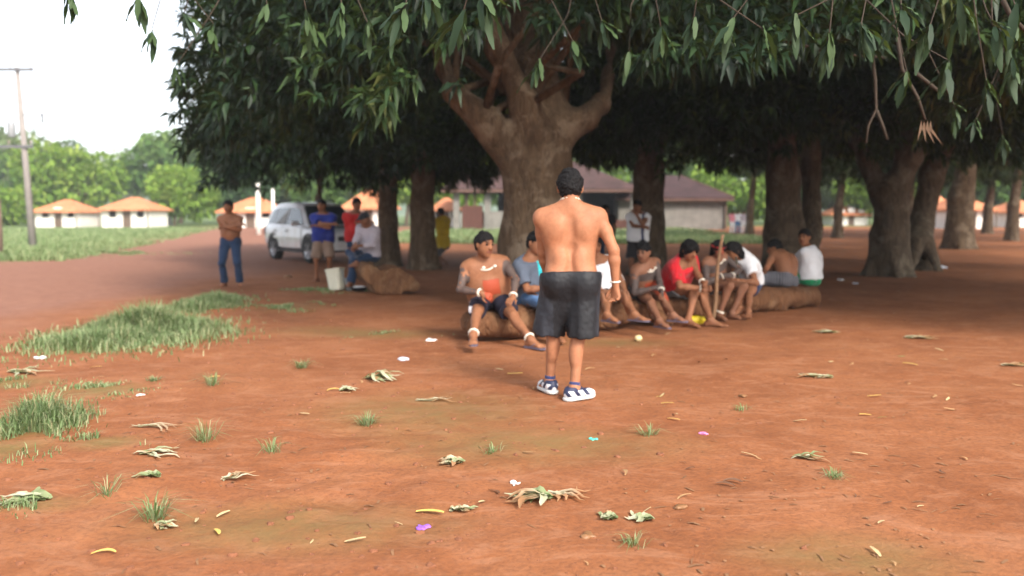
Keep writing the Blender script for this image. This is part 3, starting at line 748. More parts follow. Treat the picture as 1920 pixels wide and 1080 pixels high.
    person('person', 'man in royal blue polo and khaki shorts standing with folded arms before the car', 1.0,
           W(606, 448, d), W(606, 403, d), W(603, 385, d - .03), (.1, -1), (.1, -1), (-.15, -1, -.05),
           [W(594, 521, d), W(619, 519, d)], [(-.3, -1), (.4, -1)],
           [W(622, 420, d - .26), W(594, 423, d - .23)], epoles=[np.array([-.9, .1, -.4]), np.array([.9, .1, -.3])], handdir=[(.8, -.1, .1), (-.8, -.1, .1)],
           skin=SK_M, hair='short', h=.011, fat=.35, cloth=[('tshirt', M_BLUE, dict(sleeve=.7, hem=.09, inf=.03)), ('shorts', M_KHAKI, dict(len=.95, flare=.03, top=.1))])
    # --- red shirt standing behind
    d = 17.6
    person('person', 'man in red shirt and jeans standing behind the seated man in the cap', 1.0,
           W(667, 446, d), W(667, 402, d), W(669, 382, d), (.4, -1), (.4, -1), (.5, -.85, -.2),
           [W(661, 521, d), W(676, 521, d)], [(0, -1), (.4, -1)],
           [W(690, 418, d - .2), W(684, 420, d - .25)], skin=SK_D, hair='short', h=.012, fat=.2,
           cloth=[('tshirt', M_REDD, dict(sleeve=.5, hem=.06, inf=.025)), ('pants', M_DENIM, dict())])
    # --- seated with cap
    d = 15.9; p = W(693, 476, d)
    person('person', 'man in pale shirt, jeans and dark cap sitting cross legged on the big cut stump', 1.0,
           p, W(688, 427, d - .12), W(684, 410, d - .22), (-.6, -.8), (-.5, -.85), (-.75, -.6, -.35),
           [W(668, 493, d - .62), W(657, 530, d - .42)], [(-.9, -.3), (-.3, -1)],
           [W(666, 458, d - .42), W(674, 461, d - .45)], kpoles=[np.array([-.9, -.4, .4]), np.array([-.5, -.6, .6])], skin=SK_D, hair='cap', h=.011, fat=.3, bend=.05, barefoot=False, hsc=1.02,
           cloth=[('shirt', M_LILAC, dict(inf=.026)), ('pants', M_DENIM, dict())])
    # --- yellow shirt
    d = 24.0
    person('person', 'boy in mustard yellow shirt and grey shorts standing beside the dark trunk', .97,
           W(830, 459, d), W(829, 400, d) * 0 + np.append(W(829, 400, d)[:2], 1.33), np.append(W(826, 387, d)[:2], 1.50), (-.6, .8), (-.6, .8), (-.6, .7, 0),
           [np.append(W(825, 480, d)[:2], .08), np.append(W(836, 480, d)[:2], .08)], [(-.6, .8), (-.5, .9)],
           [np.append(W(820, 440, d)[:2], .78), np.append(W(840, 440, d)[:2], .78)], skin=SK_D, hair='short', h=.014,
           cloth=[('tshirt', M_YELLOW, dict(hem=.1, inf=.03)), ('shorts', M_GREYS, dict(len=.9, flare=.03))])
    # --- tank top man by trunk
    d = 17.2; q = W(1196, 400, d)
    z = lambda zz, dx=0, dy=0: np.array([q[0] + dx, q[1] + dy, zz])
    person('person', 'man in white tank top with navy side stripe standing with one hand at his chin', 1.0,
           z(.92), z(1.40), z(1.565, -.02, -.04), (-.4, -.9), (-.5, -.85), (-.55, -.8, -.1),
           [z(.08, -.1), z(.08, .12)], [(-.3, -1), (.2, -1)], [z(1.16, .06, -.30), z(1.40, -.06, -.22)],
           epoles=[np.array([-.6, -.2, -.8]), np.array([.5, -.3, -.8])], skin=SK_D, hair='short', h=.012, fat=.35,
           cloth=[('tank', M_TANK, dict(hem=.04, stripe=(-.175, -.125))), ('shorts', M_DARK, dict(len=.9, flare=.03))])
    # --- man in the shade of the hall
    q = W(1136, 400, 24.0)
    person('person', 'dark clothed man standing in deep shade just past the right shoulder of the standing man', 1.0,
           z(.92), z(1.40), z(1.56, 0, -.04), (.1, -1), (.1, -1), (.1, -1, 0), [z(.08, -.1), z(.08, .12)], [(-.3, -1), (.2, -1)],
           [z(.85, -.25), z(.85, .25)], skin=SK_D, hair='short', h=.016, cloth=[('tshirt', M_DARK, {}), ('pants', M_DENIMD, {})])
    # --- far bright group right of the halls
    for px, m, m2, lab in ((1373, M_PINK, M_WHITE, 'distant person in a pink shirt standing in the sunlight beyond the trees'), (1383, M_WHITE, M_DENIM2, 'distant person in white standing in the sun right of the pink shirt'), (1394, M_LILAC, M_WHITE, 'distant person in pale lilac at the right of the sunlit group')):
        q = W(px, 410, 62.0); z = lambda zz, dx=0, dy=0: np.array([q[0] + dx, q[1] + dy, zz + .12])
        person('person', lab, 1.0, z(.92), z(1.40), z(1.56, 0, -.04), (.1, -1), (.1, -1), (.1, -1, 0), [z(.08, -.1), z(.08, .12)], [(-.3, -1), (.2, -1)],
               [z(.85, -.25), z(.85, .25)], skin=SK_M, hair='short', h=.024, eyes=False, barefoot=False, cloth=[('tshirt', m, {}), ('pants', m2, {})], group='people far off in the sunlight')
    # staffs
    w = (Fm['hands'][0][0] + Fm['hands'][1][0]) / 2
    bot = G(1335, 606, 0.0); 
    top = W(1354, 440, w[1] + .1)
    M = MB(); pts = [bot * (1 - t) + top * t + np.array([.012 * math.sin(t * 7), 0, 0]) for t in np.linspace(0, 1, 12)]
    c = bot.copy(); M.tube([p_ - c for p_ in pts], [.030 - .012 * t for t in np.linspace(0, 1, 12)], 8)
    o = M.build('staff', [M_WOODST], None, True); o.location = c; tag(o, 'pale peeled wooden staff held upright by the man in the red t-shirt', 'staff')
    top = W(1380, 482, H['wri'][0][1] - .05); bot = G(1385, 592, 0.0)
    M = MB(); M.tube([np.zeros(3), (top - bot) * .5 + np.array([.02, 0, 0]), top - bot], [.020, .022, .016], 7)
    o = M.build('stick', [M_WOODDK], None, True); o.location = bot; tag(o, 'short dark stick held upright before the hunched man in white', 'stick')
# ------------------------------------------------------------------ ground
def gz(x, y):
    x = np.asarray(x, float); y = np.asarray(y, float)
    far = np.clip((y - 42) * 0.008, 0, 1.6) * np.clip((y - 42) / 20, 0, 1)
    P = np.stack([x, y, np.zeros_like(x)], -1)
    near = np.clip((40 - y) / 20, 0, 1)
    h = fbm(P, 0.22, 3) * 0.05 + fbm(P, 1.6, 3, 3.0) * 0.022 * near + np.abs(noise3(P, 6.5, 9.0)) * 0.012 * near
    lump = np.clip(1 - ((x + 1.2) ** 2 / 3.4 + (y - 4.4) ** 2 / 2.2), 0, 1)
    h = h + lump * (fbm(P, 5.0, 3, 1.0) * 0.035)
    # keep feet level where people stand and sit
    return far + h
def g0(x, y): return float(gz(np.array([x]), np.array([y]))[0])
def on(p, dz=0.0): return (float(p[0]), float(p[1]), g0(p[0], p[1]) + dz)
def ground():
    def axis(a, b, n, far0, far1, nf):
        core = np.linspace(a, b, n); st = core[1] - core[0]
        def ext(lim, n_): t = np.linspace(0, 1, n_ + 1)[1:]; return st * n_ * t + (lim - st * n_) * t ** 4
        return np.concatenate([a - ext(a - far0, nf)[::-1], core, b + ext(far1 - b, nf)])
    xs = axis(-7, 8, 300, -900, 900, 110); ys = axis(1.6, 14.5, 300, -300, 1500, 120)
    X, Y = np.meshgrid(xs, ys, indexing='ij'); Z = gz(X, Y)
    nx, ny = X.shape
    V = np.stack([X, Y, Z], -1).reshape(-1, 3)
    i = np.arange(nx - 1)[:, None] * ny + np.arange(ny - 1)[None]; i = i.ravel()
    Q = np.stack([i, i + ny, i + ny + 1, i + 1], 1)
    P = V * np.array([1, 1, 0])
    x, y = V[:, 0], V[:, 1]
    wob = fbm(P, .35, 3, 5.) * 2.2 + fbm(P, 1.7, 2, 2.) * .8
    def sm(a): return np.clip(a, 0, 1)
    field_ = sm((-14.5 - .25 * (y - 25) - x + wob) / 2.0) * sm((y - 25 + wob) / 3)
    fieldb = sm((y - 44 + wob * 2) / 4) * sm((x + 9) / 4) * sm((15 - x + wob * 1.5) / 3)
    far_ = sm((y - 84) / 10)
    grass = np.maximum.reduce([field_, fieldb, far_])
    for (px, py, rx, ry, a) in GRASS_PATCH:
        c = G(px, py); grass = np.maximum(grass, a * .6 * sm(1.15 - np.sqrt(((x - c[0]) / rx) ** 2 + ((y - c[1]) / ry) ** 2) + wob * .16))
    road = sm((-5.4 - x + wob * .6) / 1.5) * sm((y - 8.5) / 2)
    moss = np.zeros(len(V))
    for (px, py, rx, ry) in ((800, 770, .9, .8), (520, 980, .8, .35), (1000, 830, 1.0, .5), (640, 620, 1.2, .6), (1150, 640, .8, .4), (1600, 1040, .5, .3)):
        c = G(px, py); moss = np.maximum(moss, sm(1.1 - np.sqrt(((x - c[0]) / rx) ** 2 + ((y - c[1]) / ry) ** 2) + wob * .25))
    M = Mat('red_earth', (0.3, 0.1, 0.05), 0.95, 0.12)
    n1 = M.noise(.9, 7, .62, .5, coord='Object'); n2 = M.noise(5.5, 7, .68, .3); n3 = M.noise(38, 5, .7)
    c = M.ramp(n1, [(.32, (.205, .072, .029)), (.5, (.25, .092, .038)), (.68, (.295, .118, .052))])
    c = M.mix(M.ramp(n2, [(.50, 0.0), (.68, .6)]), c, (.31, .135, .068))
    c = M.mix(M.ramp(n2, [(.26, .5), (.42, 0.0)]), c, (.14, .054, .027))
    c = M.mix(M.ramp(n3, [(.35, .45), (.55, 0.0)]), c, (.11, .046, .027))
    n4 = M.noise(1.6, 6, .75, 1.2, (1, 2.2, 1)); c = M.mix(M.ramp(n4, [(.52, 0.0), (.62, .45)]), c, (.33, .155, .085))
    c = M.mix(M.ramp(n4, [(.30, .35), (.44, 0.0)]), c, (.14, .060, .029))
    c = M.mix(M.math('MULTIPLY', M.attr('road'), .75), c, M.ramp(n2, [(.3, (.19, .09, .066)), (.7, (.27, .14, .10))]))
    c = M.mix(M.math('MULTIPLY', M.attr('moss'), M.ramp(n2, [(.3, .25), (.6, .75)])), c, (.16, .11, .042))
    gcol = M.ramp(n2, [(.3, (.05, .105, .030)), (.55, (.105, .165, .055)), (.75, (.17, .20, .08))])
    gm = M.math('MULTIPLY', M.attr('grass'), M.ramp(M.noise(14, 5), [(.3, .45), (.5, 1.0)]))
    c = M.mix(gm, c, gcol)
    M.col(c)
    M.bump(M.math('ADD', M.math('MULTIPLY', n2, 1.0), M.math('MULTIPLY', n3, .35)), 0.5, 0.03)
    o = obj('ground', mesh('ground', V, Q, M.m, True, attrs={'grass': grass, 'road': road, 'moss': moss})); o['kind'] = 'structure'
    return o
GRASS_PATCH = [(255, 632, .82, 1.15, .9), (395, 573, .42, .9, .9), (80, 800, .24, .36, .9), (200, 830, .25, .2, .7), (190, 735, .35, .35, .8), (10, 720, .4, .3, .7), (545, 575, .7, .8, .4), (740, 625, .7, .4, .35),
               (60, 940, .3, .15, .5), (10, 840, .3, .3, .7), (640, 545, 1.2, .6, .3), (170, 475, 2.5, 1.5, .6), (10, 484, 2.0, 1.0, .6)]
def blades(pts, hgt, wid, lean=.5, out=None):
    """pts (n,3); one bent blade (3 quads->2 quads + tip) per point"""
    n = len(pts); th = rng.random(n) * 2 * np.pi
    if out is not None: th = np.arctan2(pts[:, 1] - out[1], pts[:, 0] - out[0]) + rng.normal(0, .5, n)
    ln = (rng.random(n) * .9 + .1) * lean
    h = hgt * (.5 + rng.random(n) * .8) if np.isscalar(hgt) else hgt * (.6 + rng.random(n) * .6)
    w = wid * (.6 + .8 * rng.random(n)) if np.isscalar(wid) else wid
    dx = np.stack([np.cos(th), np.sin(th), np.zeros(n)], 1); sx = np.stack([-np.sin(th), np.cos(th), np.zeros(n)], 1)
    V = np.zeros((n, 5, 3)); up = np.array([0, 0, 1.0])
    V[:, 0] = pts - sx * w[:, None] * .5; V[:, 1] = pts + sx * w[:, None] * .5
    m = pts + up * (h * .6)[:, None] + dx * (ln * h * .35)[:, None]
    V[:, 2] = m + sx * w[:, None] * .42; V[:, 3] = m - sx * w[:, None] * .42
    V[:, 4] = pts + up * (h * (1 - .35 * ln))[:, None] + dx * (ln * h)[:, None]
    b = np.arange(n)[:, None] * 5
    F = np.concatenate([b + np.array([[0, 1, 2]]), b + np.array([[0, 2, 3]]), b + np.array([[3, 2, 4]])]).astype(int)
    r = np.repeat(rng.random(n), 5)
    return V.reshape(-1, 3), F, r
GR = leaf_mat('grass_blade', [(0.0, (.09, .15, .055)), (.4, (.19, .27, .12)), (.8, (.31, .36, .20)), (1.0, (.42, .38, .22))], .35, .65, .15)
GRF = leaf_mat('field_grass', [(0.0, (.10, .16, .06)), (.5, (.20, .27, .12)), (1.0, (.33, .36, .19))], .3, .7, .2)
def disk(cx, cy, rx, ry, n, pw=.6):
    r = rng.random(n) ** pw; t = rng.random(n) * 2 * np.pi
    x = cx + rx * r * np.cos(t); y = cy + ry * r * np.sin(t); return x, y
def grasses():
    labs = ['broad patch of green grass between the dirt road and the clearing', 'grass patch at the feet of the shirtless man in jeans', 'bushy green grass clump at the left edge of the clearing', 'small tuft of weeds right of the bushy clump at lower left',
            'low green mat of weeds above the bushy clump', 'pale grass at the far left edge', 'sparse weeds on the dirt right of the grass patch', 'sparse dark weeds on the dirt left of the seated heavy man', 'straggly grass at the lower left corner', 'leafy weeds low at the left edge', 'thin weeds in the shade near the blue shirted man', 'grass at the edge of the sunlit field near the power pole', 'grass by the field edge at the far left']
    for i, (px, py, rx, ry, a) in enumerate(GRASS_PATCH):
        c = G(px, py); n = int(2600 * min(rx * ry, 2.6) ** .8 * a) + 120
        n = int(n * (4.2 if i in (0, 1) else 3.4 if i == 2 else 2.5))
        q_ = rng.normal(0, .56, (n, 2)); x, y = c[0] + q_[:, 0] * rx, c[1] + q_[:, 1] * ry; rr_ = np.hypot(q_[:, 0], q_[:, 1])
        P = np.stack([x, y, np.zeros(n)], 1); keep = fbm(P, 2.6, 2, 4.) > (-.22 if i < 3 else -.10 if a > .6 else .08)
        x, y, rr_ = x[keep], y[keep], rr_[keep]; P = np.stack([x, y, gz(x, y) - .005], 1)
        hh = {0: .24, 1: .22, 2: .24, 3: .10, 4: .05, 5: .07, 9: .09}.get(i, .06 if i < 11 else .14)
        hh = hh * np.clip(1.4 - rr_ * .8, .3, 1.25) * (0.45 + 1.1 * np.clip(fbm(P * [1, 1, 0], 1.6, 2) + .5, 0, 1))
        V, F, r = blades(P, hh, .0032 + .00065 * c[1], 1.3)
        o = obj('grass', mesh('grass', V, F, GR, attrs={'rnd': r})); tag(o, labs[i], 'grass', kind='stuff')
    # field
    n = 60000; y = 26 + 52 * rng.random(n) ** 1.3; x = -13.5 - .25 * (y - 25) - rng.random(n) * (12 + y * .42)
    P = np.stack([x, y, np.zeros(n)], 1); k = fbm(P, .35, 3, 5.) > -.3; P = P[k]; P[:, 2] = gz(P[:, 0], P[:, 1]) - .01
    V, F, r = blades(P, np.full(len(P), .22) * (.5 + 1.2 * np.clip(fbm(P, .3, 2) + .5, 0, 1)), .045, .7)
    tag(obj('grass', mesh('field_grass', V, F, GRF, attrs={'rnd': r})), 'sunlit field of long grass before the far houses', 'grass', kind='stuff')
    n = 36000; y = 43 + 34 * rng.random(n) ** 1.4; x = -8 + (rng.random(n)) * 23
    P = np.stack([x, y, np.zeros(n)], 1); k = fbm(P, .3, 3, 5.) > -.35; P = P[k]; P[:, 2] = gz(P[:, 0], P[:, 1]) - .01
    V, F, r = blades(P, np.full(len(P), .30), .05, .7)
    tag(obj('grass', mesh('hall_grass', V, F, GR, attrs={'rnd': r})), 'green grass strip in front of the dark roofed halls', 'grass', kind='stuff')
    # single tufts
    for (px, py, nb, hh, lab) in ((565, 690, 60, .09, 'thin tuft of pale weeds left of the pale husk cluster'), (690, 797, 70, .08, 'small bright green weed in the middle foreground'), (385, 825, 50, .12, 'slender grass tuft beside the dry frond at left'),
                                  (290, 965, 60, .11, 'grass sprout in the lower left foreground'), (200, 925, 22, .09, 'single thin sprout near the lower left husk'), (1218, 815, 40, .07, 'tiny green sprout right of the teal wrapper'),
                                  (1565, 895, 40, .05, 'small flat weed at the lower right'), (400, 725, 50, .10, 'short grass tuft under the big grass patch'), (288, 716, 70, .04, 'low green weed right of the mat of weeds'), (510, 850, 30, .08, 'sparse yellowish sprout in the left foreground'),
                                  (1190, 1020, 30, .05, 'small pale sprout in front of the husk pile'), (1390, 765, 24, .05, 'tiny weed beside the brown pebble'), (925, 850, 26, .05, 'small weed right of the pale husk')):
        c = G(px, py); x, y = disk(c[0], c[1], .05, .05, int(nb * 1.3), 1.2); P = np.stack([x, y, gz(x, y) - .004], 1)
        V, F, r = blades(P, hh * 1.2, .0045, 2.0, out=c); V = V - np.array(on(c))
        o = obj('grass_tuft', mesh('grass_tuft', V, F, GR, attrs={'rnd': r})); o.location = on(c); tag(o, lab, 'weed', 'weed tufts on the bare ground')

# ------------------------------------------------------------------ leaves and crowns
MANGO = leaf_mat('mango_leaf', [(0.0, (.005, .013, .007)), (.42, (.009, .023, .010)), (.68, (.024, .052, .016)), (.90, (.060, .10, .028)), (1.0, (.12, .14, .045))], .10, .5, .25)
def leaf_quads(base, d, L, w, roll=None, droop=.25):
    """5-vertex folded leaves, vectorised"""
    n = len(base); up = np.array([0, 0, 1.0])
    s = np.cross(d, up); s /= np.linalg.norm(s, axis=1)[:, None] + 1e-6
    nn = np.cross(s, d)
    if roll is None: roll = (rng.random(n) - .5) * 2.2
    s2 = s * np.cos(roll)[:, None] + nn * np.sin(roll)[:, None]; n2 = np.cross(s2, d)
    V = np.zeros((n, 5, 3)); L = L[:, None]; w = w[:, None]
    V[:, 0] = base
    mid = base + d * L * .5 + n2 * L * .05
    V[:, 1] = mid + s2 * w * .5 + n2 * w * .22; V[:, 2] = mid - s2 * w * .5 + n2 * w * .22; V[:, 3] = mid
    V[:, 4] = base + d * L + np.array([0, 0, -1.0]) * L * droop * .5
    b = np.arange(n)[:, None] * 5
    F = np.concatenate([b + np.array([[0, 1, 3]]), b + np.array([[0, 3, 2]]), b + np.array([[1, 4, 3]]), b + np.array([[3, 4, 2]])])
    return V.reshape(-1, 3), F
def rosettes(C_, A, nl, L, w, spread=1.0, droop=.35, hang=.45):
    """C_ centres (m,3), A axes (m,3): nl leaves each"""
    m = len(C_); n = m * nl
    A = A / (np.linalg.norm(A, axis=1)[:, None] + 1e-9)
    a = np.cross(A, np.array([.3, .2, 1.0])); a /= np.linalg.norm(a, axis=1)[:, None] + 1e-9; b = np.cross(A, a)
    ph = (np.tile(np.arange(nl) * 2.399, m) + np.repeat(rng.random(m) * 6.28, nl)) + rng.normal(0, .3, n); k = np.repeat(np.arange(m), nl)
    t = .35 + 1.25 * rng.random(n) * spread
    d = A[k] * np.cos(t)[:, None] + (a[k] * np.cos(ph)[:, None] + b[k] * np.sin(ph)[:, None]) * np.sin(t)[:, None]
    d[:, 2] -= hang * (.1 + 1.3 * rng.random(n)); d /= np.linalg.norm(d, axis=1)[:, None]
    base = C_[k] + A[k] * (rng.random(n)[:, None] - .5) * L * .5
    V, F = leaf_quads(base, d, L * (.45 + .8 * rng.random(n)), w * (.65 + .6 * rng.random(n)), droop=droop)
    r = np.clip(np.repeat(rng.random(m) * .4 + noise3(C_, .55, 3.) * .75 + noise3(C_, 1.7, 1.) * .3, nl) + rng.random(n) * .45 + .12, 0, 1)
    return V, F, np.repeat(r, 5)
def crown_points(c, R, zlo, ztop, n, seed, lob=.13, hollow=.5, rim=1.0):
    """points in an umbrella dome: c (x,y), radii R (rx,ry); lower surface rises from zlo at the rim to zlo+rim in the middle"""
    g = np.random.default_rng(seed); out = []
    while sum(len(o) for o in out) < n:
        m = n * 3; t = g.random(m) * 2 * np.pi; q = np.sqrt(g.random(m)) * 1.12
        x = np.cos(t) * q; y = np.sin(t) * q
        P = np.stack([x * 3 + seed, y * 3, np.zeros(m)], 1)
        q2 = q / (1 + lob * 2 * noise3(P, .9)); ok = q2 < 1
        lo = zlo + rim * (1 - q2 ** 2) + noise3(P, 2.3) * .7 + noise3(P, 6.) * .35; hi = zlo + .5 + (ztop - zlo) * np.sqrt(np.clip(1 - q2 ** 2.6, 0, 1)) * (1 + .25 * noise3(P, 1.7))
        u = g.random(m); u = np.where(g.random(m) < hollow, np.where(g.random(m) < .55, u ** 3, 1 - u ** 3 * .6), u)
        z = lo + (hi - lo) * u; ok &= hi > lo
        X = np.stack([c[0] + x * R[0], c[1] + y * R[1], z], 1)
        dn = noise3(X, .75, seed) + .5 * noise3(X, 2.0, seed)
        ok &= dn > -.13
        ax = np.stack([x * R[0] * .5, y * R[1] * .5, (z - (lo + hi) / 2) * .8], 1); ax /= np.linalg.norm(ax, axis=1)[:, None] + 1e-6
        out.append(np.hstack([X, ax])[ok])
    o = np.concatenate(out)[:n]; return o[:, :3], o[:, 3:]
BARK = bark_mat('mango_bark', (.070, .046, .029), (.145, .10, .062), (.22, .17, .12))
BARK2 = bark_mat('neutral_bark', (.065, .048, .034), (.14, .105, .072), (.20, .165, .12))  # less red bark tone for the upright and right-hand trunks
TWIG = plain('twig', (.05, .035, .024), .85, .6, 30)
def trunk_mesh(segs, h, base, wa=.05, k=.13, roots=None):
    g = [C(np.array(a) - base, np.array(b) - base, ra, rb, k=k) for a, b, ra, rb in segs]
    def warp(P):
        Q = P * np.array([1, 1, .3])
        return (noise3(Q, 2.6) * wa * 1.4 + noise3(Q, 7.) * wa * .7 + noise3(P, 3.3) * wa)
    return sdfmesh([g], h, [(np.array([0, 0, -.35]), np.array([0, 0, -1.0]))], warp=warp)
def roots_for(b, r, n, seed, ln=1.1):
    g = np.random.default_rng(seed); S = []
    for i in range(n):
        t = 2 * np.pi * i / n + g.random() * .6; q = np.array([math.cos(t), math.sin(t), 0])
        S.append((b + q * r * .45 + UPV * .75, b + q * r * (1.0 + ln * .45) + UPV * -.02, r * .42, r * .16))
        S.append((b + q * r * (1.0 + ln * .4) + UPV * -.03, b + q * r * (1.2 + ln) + UPV * -.16, r * .16, .05))
    return S
UPV = np.array([0, 0, 1.0])
def tube_tree(M, base, tips, r0, seed, jig=.35):
    g = np.random.default_rng(seed)
    for t in tips:
        n = 6; p = [base + (t - base) * (i / n) + (g.normal(0, jig, 3) * (0 < i < n)) * [1, 1, .4] for i in range(n + 1)]
        M.tube(p, [r0 * (1 - .8 * i / n) for i in range(n + 1)], 6)
def mango_tree(name_label, base, segs, crown, leafn, nl, L, seed, h=.06, bark=None, wa=.05, group='mango trees of the grove', rim=1.2, ncr=None, share=None):
    base = np.array([base[0], base[1], 0.0])
    root = empty('mango_tree', base); tag(root, name_label, 'tree', group)
    V, Q = trunk_mesh(segs, h, base, wa); obj('trunk', mesh('trunk', V, Q, bark or BARK, True), root)
    c, R, zlo, ztop = crown
    P, A = crown_points(c, R, zlo, ztop, leafn, seed, rim=rim)
    if seed == 11:     # the thick limbs stand in a gap of the foliage on the clearing side
        gap = (np.abs(P[:, 0] + .02) < .34) & (P[:, 2] < 4.6) & (P[:, 1] < 12.4) & (rng.random(len(P)) < .85)
        gap |= (P[:, 0] > -1.0) & (P[:, 0] < -.08) & (P[:, 2] < 3.3) & (P[:, 1] < 12.6) & (rng.random(len(P)) < .85)
        P, A = P[~gap], A[~gap]
    V, F, r = rosettes(P - base, A, nl, L, L * .27)
    o = obj('crown', mesh('crown', V, F, MANGO, attrs={'rnd': r}), root); o['kind'] = 'stuff'
    M = MB(); top = [s for s in segs if s[1][2] > 2.6]
    for j, s_ in enumerate(top[:5]):
        b = np.array(s_[1]) - base; up_i = np.nonzero((P[:, 2] > s_[1][2] + 1.2) & (np.hypot(P[:, 0] - s_[1][0], P[:, 1] - s_[1][1]) < 4.5))[0]
        if len(up_i) < 4: continue
        idx = up_i[np.random.default_rng(seed + j).choice(len(up_i), 3)]; tube_tree(M, b, [P[i] - base for i in idx], min(s_[3], .14) * .45, seed + j)
    if M.V: M.build('branches', [bark or BARK], root, True)['kind'] = 'stuff'
    return root
def trees():
    out = {}
    # main tree
    d = 12.6; b = W(1006, 540, d); b[2] = 0
    def w(px, py, dd=0): return W(px, py, d + dd)
    segs = [(b - UPV * .3, w(1006, 440), .56, .50), (w(1006, 440), w(1006, 330), .50, .475), (w(1006, 330), w(1010, 262), .475, .46),
            (w(1012, 268), w(1055, 240, .2), .34, .26),
            (w(960, 285), w(905, 225, -.2), .30, .22), (w(905, 225, -.2), w(850, 172, -.4), .22, .17), (w(850, 172, -.4), w(815, 60, .9), .13, .09),
            (w(1000, 262, -.1), w(985, 200, -.25), .24, .19), (w(985, 200, -.25), w(935, 90, -.3), .18, .16), (w(935, 90, -.3), w(900, -20, -.4), .16, .13), (w(900, -20, -.4), w(830, -200, -1), .13, .07),
            (w(1040, 240, .1), w(1000, 130, .3), .33, .30), (w(1000, 130, .3), w(985, 20, .6), .30, .27), (w(985, 20, .6), w(1010, -160, 1.2), .27, .16),
            (w(1050, 240), w(1100, 222, .1), .26, .19), (w(1100, 222, .1), w(1125, 190, .4), .18, .15), (w(1130, 200, .5), w(1150, 60, 2.5), .13, .08)] + roots_for(b, .6, 6, 3, .9)
    t = mango_tree('huge old mango tree in the middle with a thick forked trunk behind the seated men', b, segs, ((1.8, 13.1), (6.5, 6.0), 2.5, 9.5), 13000, 11, .23, 11, h=.055, bark=BARK, wa=.06, rim=1.8)
    out['main'] = t
    # left dark pair
    for (px, pyb, dd, r, lean, lab, cr, sd) in (
        (727, 500, 23.5, .27, 0, 'dark slim trunked mango tree behind the seated man in the cap', ((-4.7, 24.5), (3.7, 5.2), 2.3, 8.0), 21),
        (792, 505, 22.0, .31, 0, 'dark trunked mango tree beside the boy in the yellow shirt', ((-2.2, 23.5), (5.2, 5.6), 2.7, 9.0), 22),
        (1216, 500, 20.0, .36, 0, 'mango tree with an upright mossy trunk behind the man in the tank top', ((4.0, 22), (5.6, 5.6), 3.1, 9.5), 23)):
        b = W(px, pyb, dd); b[2] = 0
        top = W(px, 330, dd); tt = W(px + 6, 150, dd); t2 = W(px - 60, -40, dd); t3 = W(px + 80, -40, dd + 1)
        segs = [(b - UPV * .3, top, r * 1.15, r * .95), (top, tt, r * .95, r * .8), (tt, t2, r * .6, r * .3), (tt, t3, r * .6, r * .3)] + roots_for(b, r, 5, sd, .8)
        out[sd] = mango_tree(lab, b, segs, cr, 4600, 8, .30, sd, h=.07, bark=BARK2 if sd == 23 else BARK)
    # right group of trunks (one mass, three stems)
    d = 18.6
    def w2(px, py, dd=0): return W(px, py, d + dd)
    b = w2(1470, 520); b[2] = 0
    segs = [(b - UPV * .3, w2(1470, 430), .50, .40), (w2(1470, 430), w2(1468, 330), .40, .34), (w2(1468, 330), w2(1462, 200), .34, .28), (w2(1462, 200), w2(1440, 0, -.5), .34, .2),
            (w2(1522, 440, .5), w2(1520, 330, .8), .22, .22), (w2(1520, 330, .8), w2(1522, 200, 1.2), .22, .19), (w2(1520, 200, 1.2), w2(1560, 0, 2), .24, .14), (w2(1505, 500, .2), w2(1522, 430, .5), .30, .22)] + roots_for(b, .4, 6, 9, .6)
    out['r1'] = mango_tree('mango tree with thick double trunk behind the men at the right end of the log', b, segs, ((8.0, 19.5), (6.4, 6.2), 3.0, 9.5), 6200, 8, .28, 31, h=.065, bark=BARK2)
    d = 19.3; b = w2(1668, 515); b = W(1668, 515, d); b[2] = 0
    def w3(px, py, dd=0): return W(px, py, d + dd)
    segs = [(b - UPV * .3, w3(1668, 440), .44, .37), (w3(1668, 440), w3(1674, 350), .37, .33), (w3(1678, 350), w3(1705, 290), .29, .25), (w3(1705, 290), w3(1738, 225), .31, .25), (w3(1738, 225), w3(1790, 100), .24, .15),
            (w3(1655, 370), w3(1625, 300, .3), .26, .17), (w3(1625, 300, .3), w3(1570, 150, 1), .16, .09)] + roots_for(b, .38, 6, 15, 1.1)
    out['r2'] = mango_tree('mango tree with buttressed leaning trunk at the right of the clearing', b, segs, ((11.5, 17.5), (6.3, 6.6), 3.0, 9.0), 6200, 8, .28, 32, h=.06, bark=BARK2, wa=.07)
    d = 21.5; b = W(1722, 500, d); b[2] = 0
    segs = [(b - UPV * .3, w3(1727, 420, 2.2), .38, .32), (w3(1727, 420, 2.2), w3(1745, 330, 2.2), .32, .29), (w3(1745, 330, 2.2), w3(1772, 250, 2.2), .34, .28), (w3(1772, 250, 2.2), w3(1800, 100, 2.2), .26, .15)] + roots_for(b, .4, 5, 16, .7)
    out['r3'] = mango_tree('mango tree leaning right just behind the buttressed one', b, segs, ((13.5, 26), (6.3, 6.3), 3.1, 9.5), 5000, 8, .30, 33, h=.065, bark=BARK2)
